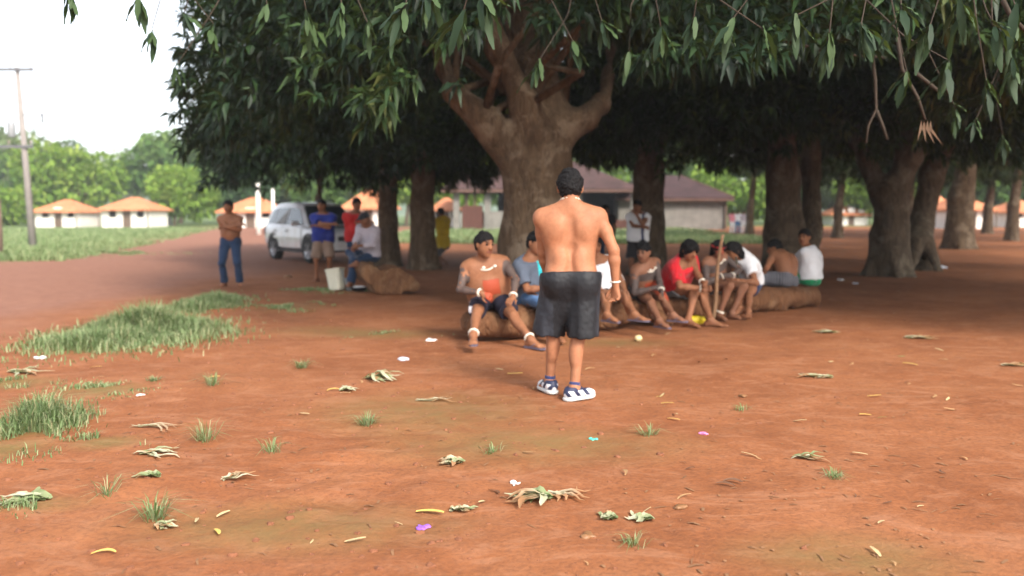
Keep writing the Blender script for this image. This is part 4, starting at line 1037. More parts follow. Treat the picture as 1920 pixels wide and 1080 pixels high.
    for (px, dd, r, lab, cr, sd) in ((1798, 36, .55, 'broad dark trunked mango tree deep in the shade at the right', ((19.5, 37), (7, 7), 3.0, 9.5), 41),
                                     (1897, 48, .33, 'slim dark trunked tree at the far right edge', ((28.5, 49), (7, 7), 3.4, 10), 42),
                                     (1478, 33, .40, 'mango tree hidden behind the right grove with its crown over the halls', ((8.5, 33), (6.5, 6), 3.9, 10), 43),
                                     (1570, 54, .30, 'dark slim mango tree far back between the double trunk and the buttressed one', ((21, 55), (7, 7), 4.0, 11), 45),
                                     (1700, 58, .34, 'shaded mango tree far back behind the buttressed trunk', ((29, 60), (7, 7), 4.0, 11), 46),
                                     (1850, 62, .34, 'shaded mango tree far back near the white walled house at right', ((38, 62), (7.5, 7), 4.2, 11), 47),
                                     (1405, 56, .26, 'slim dark mango tree far back beside the sunlit group of people', ((12.5, 50), (6, 5), 4.6, 11), 48),
                                     (598, 31, .15, 'thin stemmed tree rising behind the car', ((-6.5, 32), (4.0, 4.5), 3.4, 8), 44)):
        b = W(px, 450, dd); b[2] = 0; t_ = b + UPV * 4.5 + np.array([.3, 0, 0])
        segs = [(b - UPV * .3, b + UPV * 2, r * 1.1, r * .9), (b + UPV * 2, t_, r * .9, r * .6), (t_, t_ + np.array([-1, 0, 2]), r * .5, r * .25), (t_, t_ + np.array([1, .5, 2]), r * .5, r * .25)] + roots_for(b, r, 5, sd, .6)
        out[sd] = mango_tree(lab, b, segs, cr, 3800, 7, .36, sd, h=.09, bark=BARK)
    # tree to the right of the frame and one behind the camera: their boughs hang into the top of the picture
    b = np.array([10.4, 9.4, 0])
    segs = [(b - UPV * .3, b + UPV * 2.4, .5, .4), (b + UPV * 2.4, b + np.array([-1.2, -.6, 4.6]), .34, .2), (b + UPV * 2.4, b + np.array([1.2, .8, 4.8]), .34, .2)] + roots_for(b, .5, 5, 51, .8)
    out['side'] = mango_tree('mango tree outside the right edge whose boughs hang over the clearing', b, segs, ((10.0, 10.4), (4.4, 4.3), 2.75, 8.5), 5600, 9, .25, 51, h=.08, rim=1.4)
    for (x, y, cr, sd, lab) in BEHIND:
        b = np.array([x, y, 0.]); segs = [(b - UPV * .3, b + UPV * 2.6, .42, .34), (b + UPV * 2.6, b + np.array([-1.2, .3, 5.5]), .28, .15), (b + UPV * 2.6, b + np.array([1.1, -.5, 5.7]), .28, .15)] + roots_for(b, .42, 5, sd, .8)
        mango_tree(lab, b, segs, cr, 2600, 7, .42, sd, h=.10, rim=1.2)
    return out
BEHIND = []
LEAFSPOT = [(760, 28, 4.2), (868, 40, 3.9), (905, 8, 4.4), (800, 0, 5.0), (640, 22, 5.2), (575, 40, 5.4), (500, 25, 5.6), (690, 60, 6.0), (1010, 130, 6.5), (1075, 95, 6.2), (1130, 60, 6.0), (1180, 110, 6.4), (1240, 70, 5.4), (1300, 55, 5.0),
            (1375, 50, 4.8), (1430, 70, 4.8), (1492, 45, 4.2), (1555, 80, 4.2), (1615, 60, 4.6), (1690, 30, 4.0), (1745, 60, 4.6), (1800, 20, 3.8), (1860, 60, 4.0), (1905, 30, 4.2), (1780, 130, 5.2), (1850, 170, 5.6), (1700, 150, 5.4), (1900, 130, 5.0),
            (1830, 240, 7.0), (1880, 270, 7.4), (1790, 215, 6.6), (262, 10, 5.8), (130, 0, 5.6), (285, 70, 6.5), (345, 40, 6.2), (330, 140, 7.5), (400, 60, 6.4)]
def hanging_leaves(parent):
    base = np.array(parent.location)
    # fine leaf, curved, 3 shapes
    shapes = []
    for q in range(3):
        n = 6; V = []; F = []; L = .24 - .02 * q; w = .046; bend = (.05, .10, .02)[q]
        for i in range(n + 1):
            t = i / n; wd = w * .5 * math.sin(math.pi * min(1, (t * .93 + .05))) ** .75 + .001; z = -bend * t * t; f = .16 * wd; wv = .006 * math.sin(t * 14 + q)
            V += [(-wd, L * t, z + f + wv), (0, L * t, z), (wd, L * t, z + f - wv)]
        for i in range(n):
            a = i * 3; F += [(a, a + 1, a + 4, a + 3), (a + 1, a + 2, a + 5, a + 4)]
        shapes.append(mesh('leaf', V, F, [MLEAF[q]], True))
    cnt = 0; g = np.random.default_rng(5)
    T = MB()
    for (px, py, d) in LEAFSPOT:
        d = d + .6; c = W(px, py - 16, d); nl = 8
        tipdir = nrm([g.normal(0, .5), g.normal(0, .4), -1.0])
        st = c + np.array([g.normal(0, .4), g.normal(.3, .3), .9]); pm = (st + c) / 2 + g.normal(0, .08, 3)
        T.tube([st - base, pm - base, c - base, c + tipdir * .06 - base], [.007, .005, .004, .002], 5)
        for k in range(nl):
            ph = k * 2.4 + g.random(); sp_ = .35 + .75 * g.random()
            a = nrm(np.cross(tipdir, [1, .2, 0])); b2 = np.cross(tipdir, a)
            dr = nrm(tipdir * math.cos(sp_) + (a * math.cos(ph) + b2 * math.sin(ph)) * math.sin(sp_) + np.array([0, 0, -.35]))
            x = nrm(np.cross(dr, nrm(np.array([0, 0, 1.0]) + a * math.cos(ph) * 1.2 + b2 * math.sin(ph) * 1.2))); z = np.cross(x, dr)
            p = c + tipdir * (g.random() - .3) * .09
            Mx = Matrix(((x[0], dr[0], z[0], p[0] - base[0]), (x[1], dr[1], z[1], p[1] - base[1]), (x[2], dr[2], z[2], p[2] - base[2]), (0, 0, 0, 1)))
            sc = .5 + .6 * g.random()
            o = obj('leaf', shapes[k % 3], parent); o.matrix_local = Mx @ Matrix.Scale(sc, 4); cnt += 1
    # long bare hanging twigs
    for pts in ([(1630, 60, 7.5), (1641, 150, 7.6), (1643, 205, 7.6), (1628, 235, 7.6), (1624, 268, 7.6)], [(1643, 205, 7.6), (1655, 235, 7.6), (1664, 262, 7.6)],
                [(1682, 70, 7), (1692, 130, 7), (1722, 185, 7), (1735, 225, 7)], [(1715, 135, 7), (1765, 175, 7)], [(1470, 75, 8), (1560, 100, 8.2), (1660, 108, 8.4)], [(1880, 0, 5), (1895, 30, 5), (1925, 60, 5)]):
        P = [W(a, b2, c) - base for a, b2, c in pts]; T.tube(P, [.017 * (1 - .5 * i / len(P)) for i in range(len(P))], 6)
    T.build('twigs', [TWIG], parent, True)['kind'] = 'stuff'
    # dry leaf cluster at the end of a twig
    M = MB(); c = W(1738, 225, 7) - base
    for k in range(4):
        a = np.array([.03 * (k - 1.5), .01 * k, 0]); M.add([c + a, c + a + [.012, 0, -.06], c + a * 2 + [.02 + .02 * k, 0, -.17 - .01 * k], c + a + [-.014, 0, -.07]], [(0, 1, 2, 3)])
    M.build('dry_leaves', [DRY], parent)
MLEAF = [leaf_mat('hanging_leaf_%s' % n, [(0, c), (1, c)], .12, .62, .25) for n, c in (('dark', (.013, .030, .013)), ('mid', (.022, .045, .017)), ('pale', (.038, .068, .024)))]
DRY = plain('dry_leaf', (.12, .07, .04), .8, .6, 30)
# ------------------------------------------------------------------ background trees
FARLEAF = {}
def far_leaf(kind):
    if kind not in FARLEAF:
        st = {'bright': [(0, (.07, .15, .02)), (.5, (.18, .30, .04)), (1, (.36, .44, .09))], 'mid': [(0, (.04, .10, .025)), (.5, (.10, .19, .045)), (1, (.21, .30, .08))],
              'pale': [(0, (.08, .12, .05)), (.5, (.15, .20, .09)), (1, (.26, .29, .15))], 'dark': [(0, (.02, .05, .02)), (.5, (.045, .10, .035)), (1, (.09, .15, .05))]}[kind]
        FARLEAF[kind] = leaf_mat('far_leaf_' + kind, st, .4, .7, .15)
    return FARLEAF[kind]
FB = plain('far_bark', (.20, .15, .11), .9, .6, 4)
_blob = {}
def far_tree(label, px, py_top, d, wpx, kind, py_base=None, seed=1, gp_='trees beyond the clearing', name='broadleaf_tree'):
    sc = FPX / d; x = (px - 960) / FPX * d / CT; base = np.array([x, d, g0(x, d)])
    H = W(px, py_top, d)[2] - base[2]; R = wpx / sc / 2; g = np.random.default_rng(seed)
    root = empty(name, base); tag(root, label, 'tree', gp_)
    M = MB(); top = np.array([g.normal(0, R * .08), 0, H * .55]); M.tube([(0, 0, -.3), top * .5 + [R * .03, 0, 0], top], [max(.12, H * .03), max(.10, H * .024), H * .014], 7)
    nb = 9; cl = []
    for i in range(nb):
        th = g.random() * 6.28; rr = R * (.25 + .5 * g.random()); zz = H * (.38 + .42 * g.random())
        c = np.array([math.cos(th) * rr, math.sin(th) * rr, zz]); cl.append((c, R * (.30 + .22 * g.random())))
        M.tube([top * .7, (top * .7 + c) / 2 + [0, 0, H * .03], c], [H * .011, H * .008, H * .004], 5)
    cl.append((np.array([0, 0, H - R * .38]), R * .42)); cl.append((np.array([0, 0, H * .5]), R * .55))
    M.build('trunk', [FB], root, True)
    n = int(5200); pts = []; nor = []
    w_ = np.array([c[1] ** 2 for c in cl]); pick = g.choice(len(cl), n, p=w_ / w_.sum())
    v = g.normal(size=(n, 3)); v /= np.linalg.norm(v, axis=1)[:, None]
    cc = np.array([c[0] for c in cl])[pick]; rr = np.array([c[1] for c in cl])[pick]
    P = cc + v * (rr * (.72 + .38 * g.random(n)))[:, None] * [1.05, 1.05, .85]; P[:, 2] = np.maximum(P[:, 2], H * .14 * g.random(n))
    k = noise3(P, 2.2 / R * 1.4, seed) > -.17; P = P[k]; v = v[k]; n = len(P)
    L = np.full(n, max(.32, R * .16)); d_ = v + g.normal(0, .6, (n, 3)); d_[:, 2] -= .3; d_ /= np.linalg.norm(d_, axis=1)[:, None]
    V, F = leaf_quads(P, d_, L * (.6 + .7 * g.random(n)), L * .55, droop=.2)
    r = np.clip(np.repeat(g.random(n) * .6 + .25 * (noise3(P, 1.2 / R) + .5) + .1, 5), 0, 1)
    o = obj('crown', mesh('crown', V, F, far_leaf(kind), attrs={'rnd': r}), root); o['kind'] = 'stuff'
    return root
def backdrop():
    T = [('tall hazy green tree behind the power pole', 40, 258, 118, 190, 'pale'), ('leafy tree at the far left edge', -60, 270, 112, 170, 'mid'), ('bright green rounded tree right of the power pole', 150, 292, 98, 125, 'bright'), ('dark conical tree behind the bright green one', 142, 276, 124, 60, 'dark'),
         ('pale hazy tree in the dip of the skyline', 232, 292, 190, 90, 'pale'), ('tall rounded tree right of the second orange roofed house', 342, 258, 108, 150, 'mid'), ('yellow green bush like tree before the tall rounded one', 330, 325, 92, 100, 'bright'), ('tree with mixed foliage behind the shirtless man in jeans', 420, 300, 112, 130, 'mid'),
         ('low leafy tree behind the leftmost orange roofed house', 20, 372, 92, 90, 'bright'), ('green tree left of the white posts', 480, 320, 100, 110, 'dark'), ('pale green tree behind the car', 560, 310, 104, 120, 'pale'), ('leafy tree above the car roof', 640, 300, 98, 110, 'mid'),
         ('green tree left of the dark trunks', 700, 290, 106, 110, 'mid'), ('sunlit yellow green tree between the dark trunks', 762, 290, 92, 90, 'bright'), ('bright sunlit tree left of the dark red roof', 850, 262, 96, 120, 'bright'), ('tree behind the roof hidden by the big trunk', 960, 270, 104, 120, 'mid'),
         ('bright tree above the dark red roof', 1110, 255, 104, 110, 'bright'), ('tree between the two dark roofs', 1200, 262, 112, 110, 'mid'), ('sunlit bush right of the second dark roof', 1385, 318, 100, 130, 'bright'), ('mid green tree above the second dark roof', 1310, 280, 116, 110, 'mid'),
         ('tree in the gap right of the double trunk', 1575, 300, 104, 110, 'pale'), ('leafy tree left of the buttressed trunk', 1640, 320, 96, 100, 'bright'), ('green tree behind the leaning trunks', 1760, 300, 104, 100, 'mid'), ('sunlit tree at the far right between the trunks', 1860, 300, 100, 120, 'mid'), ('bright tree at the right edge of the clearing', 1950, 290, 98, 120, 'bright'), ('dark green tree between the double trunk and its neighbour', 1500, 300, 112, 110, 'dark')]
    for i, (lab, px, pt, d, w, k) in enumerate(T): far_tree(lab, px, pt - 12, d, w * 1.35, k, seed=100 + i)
    # far hazy ridge
    xs = np.linspace(-420, 420, 120); V = []; F = []
    for j, x in enumerate(xs):
        hh = 17 + 9 * fbm(np.array([x, 0, 0]), .011, 3) + 6 * math.exp(-((x + 215) / 70) ** 2)
        for (yy, f) in ((430, 0), (450, .5), (480, .85), (520, 1.0), (600, .8), (700, 0)): V.append((x * 1.3, yy, hh * f - 1))
    for j in range(len(xs) - 1):
        for q in range(5): a = j * 6 + q; F.append((a, a + 6, a + 7, a + 1))
    M = Mat('hill_forest', (.10, .16, .10), .95, .1); M.col(M.ramp(M.noise(.06, 8, .7), [(.3, (.05, .09, .05)), (.7, (.13, .18, .10))])); M.bump(M.noise(.2, 6), .8, 3)
    o = obj('hills', mesh('hills', V, F, M.m, True)); o['kind'] = 'structure'

def haze():
    M = MB(); M.box(-330, 330, -14, 400, -1.6, 14.5)
    m = bpy.data.materials.new('haze_air'); m.use_nodes = True; n = m.node_tree.nodes; n.clear()
    o_ = n.new('ShaderNodeOutputMaterial'); v = n.new('ShaderNodeVolumePrincipled'); v.inputs['Color'].default_value = (.93, .96, 1, 1); v.inputs['Density'].default_value = HAZE; v.inputs['Anisotropy'].default_value = .2
    m.node_tree.links.new(v.outputs[0], o_.inputs['Volume']); o = M.build('haze', [m]); tag(o, 'pale humid air over the whole place', 'haze', kind='stuff')
HAZE = 0.0008
# ------------------------------------------------------------------ buildings
def roof_mat(name, a, b, sc):
    M = Mat(name, a, .85, .2); w = M.n.new('ShaderNodeTexWave'); w.wave_type = 'BANDS'; w.bands_direction = 'X'; w.inputs['Scale'].default_value = sc; w.inputs['Distortion'].default_value = .5; w.inputs['Detail'].default_value = 3
    M.l.new(M.tc.outputs['Object'], w.inputs['Vector'])
    c = M.ramp(M.noise(1.2, 6, .7), [(.3, a), (.6, b), (.8, tuple(min(1, v * 1.5) for v in b))]); M.col(M.mix(M.ramp(w.outputs['Fac'], [(.0, .3), (.4, 0.0)]), c, tuple(v * .6 for v in a)))
    M.bump(w.outputs['Fac'], .5, .05); return M.m
OR_ROOF = roof_mat('orange_tile', (.44, .15, .065), (.60, .24, .12), 3.0); DK_ROOF = roof_mat('dark_red_roof', (.040, .024, .023), (.085, .048, .044), 2.0); DK_ROOF2 = roof_mat('dark_roof', (.03, .018, .018), (.065, .035, .035), 2.0)
WALLW = plain('white_wall', (.78, .74, .68), .9, .85, 2); WALLS = plain('stained_shaded_wall', (.22, .205, .185), .9, .6, 1.5); WALLR = plain('red_brown_wall', (.10, .04, .03), .9, .7, 3); DARKIN = plain('interior_shade_dark', (.02, .018, .016), .9); WOOD = plain('old_wood', (.16, .11, .08), .9, .6, 6)  # stained wall also greyed for leaf shade; dark opening holds interior shade as colour
FASC = plain('rusty_fascia', (.16, .09, .07), .9, .5, 4)
def hip_roof(M, cx, cy, wx, wy, ze, zr, rl, th=.12, m=0):
    """hipped roof: eaves wx x wy at ze, ridge length rl at zr"""
    A = [(cx - wx / 2, cy - wy / 2, ze), (cx + wx / 2, cy - wy / 2, ze), (cx + wx / 2, cy + wy / 2, ze), (cx - wx / 2, cy + wy / 2, ze)]
    Rg = [(cx - rl / 2, cy, zr), (cx + rl / 2, cy, zr)]; V = A + Rg + [(x, y, z - th) for x, y, z in A + Rg]
    F = [(0, 1, 5, 4), (1, 2, 5), (2, 3, 4, 5), (3, 0, 4), (7, 6, 10, 11), (8, 7, 11), (9, 8, 11, 10), (6, 9, 10), (0, 6, 7, 1), (1, 7, 8, 2), (2, 8, 9, 3), (3, 9, 6, 0)]
    M.add(V, F, m)
def house(label, px, d, wpx, ze, zr, depth=4.5, rz=0.0, open_=(), door=True, group='orange roofed houses beyond the field', roof=None, wall=None):
    x = (px - 960) / FPX * d / CT; w = wpx / FPX * d; z0 = g0(x, d); root = empty('house', (x, d, z0), rz); tag(root, label, 'house', group)
    ww = w * .86; hw = ze + .1; t = .18
    # front wall with openings, built of piers
    M = MB(); ops = []
    if door: ops.append((-.06 * ww, .06 * ww + .25, 0, 1.95))
    ops += [(-ww * .34, -ww * .34 + .7, .95, 1.75), (ww * .24, ww * .24 + .7, .95, 1.75)]
    xs = sorted(ops); cur = -ww / 2
    for (a, b, l, h_) in xs:
        M.box(cur, a, 0, t, -.3, hw)
        if l > 0: M.box(a, b, 0, t, -.3, l)
        M.box(a, b, 0, t, h_, hw); cur = b
    M.box(cur, ww / 2, 0, t, -.3, hw)
    M.box(-ww / 2, -ww / 2 + t, t, depth, -.3, hw); M.box(ww / 2 - t, ww / 2, t, depth, -.3, hw); M.box(-ww / 2 + t, ww / 2 - t, depth - t, depth, -.3, hw)
    M.build('wall', [wall or WALLW], root)
    for (a, b, l, h_) in xs:
        Mm = MB(); Mm.box(a + .03, b - .03, .06, .10, max(l, 0) + .02, h_ - .03); Mm.build('door' if l == 0 else 'window', [WOOD if l == 0 else DARKIN], root)  # window panel coloured near black for the unlit room behind it
    M = MB(); hip_roof(M, 0, depth / 2, w, depth + 1.2, ze, zr, max(.3, w * .15)); M.build('roof', [roof or OR_ROOF], root)
    for s in (-1, 1):
        M = MB(); M.tube([(s * w * .44, -.45, -.2), (s * w * .44, -.45, ze - .02)], .06, 6); M.build('post', [WOOD], root)
def buildings():
    house('small white house with orange hipped roof just right of the power pole', 112, 84, 94, 1.55, 2.75)
    house('white house with a peaked orange roof left of the yellow green bushes', 240, 84, 104, 1.75, 3.0)
    house('low orange roofed shed adjoining the second white house', 284, 92, 44, 1.6, 2.5, depth=3.5)
    house('white house with orange roof behind the white posts', 470, 82, 120, 1.55, 2.95)
    house('orange roofed house glimpsed between the red shirted man and the dark trunk', 690, 72, 100, 1.9, 3.6)
    house('orange roofed house behind the boy in the yellow shirt', 835, 80, 60, 1.7, 2.9)
    house('orange roofed house with bright white wall at the far right', 1815, 78, 96, 1.75, 3.0)
    house('orange roofed house glimpsed behind the leaning trunks', 1752, 90, 60, 2.0, 3.9)
    house('low orange roofed house in the gap right of the double trunk', 1590, 96, 76, 1.2, 2.3)
    house('pale house at the right edge behind the slim trunk', 1925, 84, 90, 1.5, 2.7)
    # hall 1
    d = 70.0; f = d / FPX; z0 = g0(2, d)
    xl, xr = (825 - 960) * f, (1200 - 960) * f; cx = (xl + xr) / 2; root = empty('hall', (cx, d, z0)); tag(root, 'long open sided hall with dark red hipped roof behind the big tree', 'building')
    w = xr - xl; ze = 3.45; M = MB(); hip_roof(M, 0, 5.0, w, 11.5, ze, 6.1, w * .34, .15); rf = M.build('roof', [DK_ROOF], root)
    M = MB(); M.tube([(-w * .17, 5, 6.12), (w * .17, 5, 6.12)], .10, 6); M.build('ridge_cap', [DK_ROOF2], rf)
    M = MB(); M.box(-w / 2 + .02, w / 2 - .02, -.78, -.72, ze - .32, ze - .14); M.build('fascia', [FASC], root)
    def X(px): return (px - 960) * f - cx
    for px in (856, 914, 962, 1085, 1188):
        M = MB(); M.box(X(px) - .26, X(px) + .26, 0, .5, -.4, ze - .1); M.build('pillar', [WALLS], root)  # white columns, greyed in colour for the leaf shade on them
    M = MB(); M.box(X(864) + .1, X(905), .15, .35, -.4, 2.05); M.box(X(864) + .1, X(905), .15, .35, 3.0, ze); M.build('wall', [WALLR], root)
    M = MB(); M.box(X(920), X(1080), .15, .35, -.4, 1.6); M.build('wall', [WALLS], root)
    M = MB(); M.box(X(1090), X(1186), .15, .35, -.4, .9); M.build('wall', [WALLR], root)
    M = MB(); M.box(X(930), X(1195), 9.4, 9.6, -.4, ze); M.build('wall', [DARKIN], root)  # back wall in near black: the hall's inner shade put into its colour
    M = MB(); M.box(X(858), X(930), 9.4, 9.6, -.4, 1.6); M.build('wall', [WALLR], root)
    M = MB(); M.box(X(872), X(878), .2, .3, 2.05, 3.0); M.box(X(888), X(893), .2, .3, 2.05, 3.0); M.build('mullion', [WOOD], root)
    # hall 2
    d = 76.0; f = d / FPX; z0 = g0(18, d); xl, xr = (1150 - 960) * f, (1370 - 960) * f; cx = (xl + xr) / 2; root = empty('hall', (cx, d, z0)); tag(root, 'closed hall with dark roof and stained pale wall right of the upright trunk', 'building')
    w = xr - xl; ze = 2.85; M = MB(); hip_roof(M, 0, 5, w, 11.5, ze, 5.0, w * .30, .15); rf = M.build('roof', [DK_ROOF2], root)
    M = MB()
    for s in (-1, 1): M.tube([(s * w * .15, 5, 5.02), (s * w * .5, -.75, ze + .02)], .07, 5)
    M.build('ridge_cap', [FASC], rf)
    M = MB(); M.box(-w / 2 + .02, w / 2 - .02, -.80, -.74, ze - .34, ze - .16); M.build('fascia', [FASC], root)
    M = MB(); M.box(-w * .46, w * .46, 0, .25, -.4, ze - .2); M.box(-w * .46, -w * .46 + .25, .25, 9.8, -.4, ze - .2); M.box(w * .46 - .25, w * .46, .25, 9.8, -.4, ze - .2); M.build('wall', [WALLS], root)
    M = MB(); M.box(w * .44, w * .455, -.3, -.05, -.4, ze - .2); M.build('post', [WOOD], root)
    M = MB(); M.box(-w * .2, -w * .2 + .9, -.03, .0 - .004, 1.1, 1.9); M.build('window', [DARKIN], root)
def poles():
    CON = plain('concrete_pole', (.26, .235, .22), .9, .8, 3); MET = plain('pole_metal', (.14, .14, .15), .6, .7, 6)
    d = 37.0; b = np.array([W(62, 465, d)[0], d, g0(-20.7, d)]); top = W(32, 126, d); root = empty('power_pole', b); tag(root, 'leaning grey concrete power pole with transformer and crossarms at the left', 'power pole')
    ax = top - b; M = MB(); M.tube([-.3 * nrm(ax), ax * .5, ax], [.17, .13, .09], 8); M.build('shaft', [CON], root, True)
    def at(t): return ax * t
    for (t, a, b_, z) in ((.985, -1.2, .75, 0), (.565, -1.6, .45, 0)):
        M = MB(); c = at(t); M.box(c[0] + a, c[0] + b_, c[1] - .16, c[1] - .07, c[2] - .06, c[2] + .06); ar = M.build('crossarm', [MET], root)
        for x in (a + .1, (a + b_) / 2, b_ - .1):
            M = MB(); M.lathe([(.02, 0), (.02, .06), (.06, .08), (.04, .12), (.06, .15), (.02, .2)], (c[0] + x, c[1] - .115, c[2] + .062), 8); M.build('insulator', [plain('insulator', (.25, .2, .18), .3)], ar, True)
    c = at(.74); M = MB(); M.tube([c, c + [.75, 0, .05], c + [.9, 0, -.05]], [.03, .03, .03], 5); M.tube([c + [.9, 0, -.35], c + [.9, 0, .1]], [.05, .04], 6); M.build('cutout_arm', [MET], root)
    c = at(.66) + np.array([-.42, -.1, -.1]); M = MB(); M.lathe([(1e-3, -.24), (.14, -.24), (.16, -.2), (.16, .3), (.13, .36), (1e-3, .37)], c, 12)
    for a in (-.1, .1): M.lathe([(.03, .36), (.05, .42), (.03, .46), (.05, .5), (.02, .58)], c + [a, 0, 0], 8)
    M.build('transformer', [plain('transformer_grey', (.25, .26, .27), .5)], root, True)
    # wires
    M = MB()
    for x in (-1.1, .6):
        p0 = at(.985) + [x, -.115, .2]; p1 = p0 + np.array([-46, -9, .3]); p2 = p0 + np.array([-30, 75, 0])
        for q in (p1,): M.tube([p0 * (1 - t) + q * t - UPV * 1.3 * 4 * t * (1 - t) for t in np.linspace(0, 1, 10)], .012, 4)
    M.build('wires', [MET], root)
    for px, d, pt, r, lab in ((486, 60, 345, .17, 'tall white concrete post left of the car'), (514, 64, 355, .13, 'slimmer white post directly behind the rear of the car')):
        x = (px - 960) / FPX * d; b = np.array([x, d, g0(x, d)]); h = W(px, pt, d)[2] - b[2]; M = MB(); M.tube([(0, 0, -.3), (0, 0, h * .5), (0, 0, h)], [r, r * .92, r * .8], 8); M.lathe([(r * .8, h), (r * .5, h + .05), (1e-3, h + .07)], (0, 0, 0), 8)
        o = M.build('concrete_post', [WALLW], None, True); o.location = b; tag(o, lab, 'post', 'white posts beyond the car')
    M = MB(); x = W(1, 470, 30)[0]; M.tube([(0, 0, -.3), (.03, 0, 1.0), (.01, 0, 1.95)], [.09, .08, .07], 7); o = M.build('wooden_post', [WOOD], None, True); o.location = (x, 30, g0(x, 30)); tag(o, 'weathered post cut by the left edge of the photo', 'post')
# ------------------------------------------------------------------ the car
def car():
    PAINT = Mat('white_paint', (.62, .64, .68), .25, .5); PAINT.p.inputs['Coat Weight'].default_value = .6; PAINT.col(PAINT.ramp(PAINT.noise(3, 4), [(.3, (.52, .50, .50)), (.6, (.64, .66, .70))])); PAINT = PAINT.m
    GL = Mat('car_glass', (.03, .04, .05), .06, .8).m; BL = plain('black_trim', (.02, .02, .022), .6); TY = plain('tyre', (.018, .017, .016), .85); AL = plain('alloy', (.5, .5, .52), .35, .9, 5, metal=.7); LT = Mat('lamp_glass', (.6, .62, .65), .08, .9).m; DKT = plain('grille', (.03, .03, .035), .4)
    rw = G(520, 486); h = nrm([.595, -.805, 0]); side = np.array([h[1], -h[0], 0]) * 1.0     # side: to the car's right
    if side @ np.array([-1, -1, 0]) < 0: side = -side
    # rear right wheel (photo left) contact is rw; wheelbase 2.75, track 1.55
    c = rw - side * .80 + h * 1.375; rz = math.atan2(h[1], h[0])
    root = empty('parked_car', (c[0], c[1], g0(c[0], c[1])), rz); tag(root, 'white four wheel drive car parked under the trees behind the blue shirted man', 'car')
    # local axes: x forward, y left; stations: x, half width, sill z, belt z, roof z(or None), roof half width
    st = [(-2.30, .78, .62, 1.02), (-2.24, .88, .45, 1.10), (-1.9, .92, .38, 1.12), (-.9, .93, .34, 1.10), (0, .93, .34, 1.08), (.75, .92, .34, 1.07), (1.15, .92, .36, 1.05), (1.9, .90, .38, .98), (2.25, .80, .42, .90), (2.36, .66, .48, .80)]
    V = []; F = []; prof = lambda hw, s, b: [(hw * .80, s), (hw * .97, s + .08), (hw, s + (b - s) * .45), (hw * .985, b - .14), (hw * .95, b - .02), (hw * .86, b + .015)]
    for (x, hw, s, b) in st:
        P = prof(hw, s, b); V += [(x, y, z) for y, z in P] + [(x, -y, z) for y, z in reversed(P)]
    n = 12
    for i in range(len(st) - 1):
        for k in range(n): F.append((i * n + k, (i + 1) * n + k, (i + 1) * n + (k + 1) % n, i * n + (k + 1) % n))
    F += [tuple(range(n)), tuple((len(st) - 1) * n + k for k in range(n - 1, -1, -1))]
    # wheel arches: carve by SDF is overkill, dark liners sit proud instead
    M = MB(); M.add(V, F)
    # cabin: loft
    cab = [(-2.22, 1.10, .80), (-1.95, 1.66, .66), (-1.6, 1.76, .64), (-.3, 1.79, .65), (.35, 1.73, .64), (1.12, 1.07, .78)]
    Vc = []
    for (x, z, hw) in cab: Vc += [(x, hw, z), (x, hw * .85, z + .035), (x, -hw * .85, z + .035), (x, -hw, z)]
    low = [(-2.22, .86), (-1.95, .875), (-1.6, .88), (-.3, .885), (.35, .88), (1.12, .84)]
    for i, (x, hw) in enumerate(low): Vc += [(x, hw, 1.04), (x, -hw, 1.04)]
    Fc = []
    for i in range(5):
        a = i * 4; b = a + 4; Fc += [(a, b, b + 1, a + 1), (a + 1, b + 1, b + 2, a + 2), (a + 2, b + 2, b + 3, a + 3)]
        l = 24 + i * 2; Fc += [(l, l + 2, b, a), (l + 1, a + 3, b + 3, l + 3)]
    Fc += [(0, 1, 2, 3), (24, 0, 3, 25)]
    M.add(Vc, Fc); body = M.build('body', [PAINT], root)
    for p in body.data.polygons: p.use_smooth = True
    mod = body.modifiers.new('b', 'BEVEL'); mod.width = .03; mod.segments = 2; mod.limit_method = 'ANGLE'; mod.angle_limit = .5
    def sidept(x, z, s, off=.012):   # point on the cabin side plane
        zt = np.interp(x, [q[0] for q in cab], [q[1] for q in cab]); ht = np.interp(x, [q[0] for q in cab], [q[2] for q in cab]); hl = np.interp(x, [q[0] for q in low], [q[1] for q in low])
        t = (z - 1.04) / max(zt - 1.04, .05); return (x, s * (hl + (ht - hl) * t + off), z)
    for s in (1, -1):
        for nm, pl in (('rear_window', [(-2.0, 1.16), (-1.42, 1.16), (-1.42, 1.62), (-1.80, 1.60)]), ('door_window', [(-1.34, 1.15), (-.42, 1.13), (-.42, 1.66), (-1.34, 1.64)]), ('door_window', [(-.34, 1.13), (.82, 1.12), (.30, 1.60), (-.34, 1.66)])):
            P = [sidept(x, z, s) for x, z in pl]; Q = [(x, y - s * .02, z) for x, y, z in P]; M = MB(); M.add(P + Q, [(0, 1, 2, 3), (4, 7, 6, 5)] + [(i, 4 + i, 4 + (i + 1) % 4, (i + 1) % 4) for i in range(4)]); M.build(nm, [GL], root)
        # doors
        for x0, x1 in ((-1.30, -.40), (-.36, .86)):
            M = MB(); hw = .934; M.add([(x0, s * .925, .45), (x1, s * .925, .45), (x1, s * .938, .75), (x0, s * .938, .75), (x1, s * .905, 1.04), (x0, s * .905, 1.04)], [(0, 1, 2, 3), (3, 2, 4, 5)]); dd = M.build('door', [PAINT], root)
            M = MB(); M.box(x0 + .08, x0 + .26, s * .955 - .015, s * .955 + .015, .92, .95); M.build('handle', [BL], dd)
        M = MB(); M.box(-1.0, 1.0, s * .90 - .06, s * .90 + .06, .30, .36); M.build('running_board', [BL], root)
        M = MB(); M.tube([(-1.7, s * .60, 1.82), (-1.6, s * .60, 1.87), (-.1, s * .60, 1.89), (.1, s * .60, 1.82)], .022, 6); M.build('roof_rail', [BL], root)
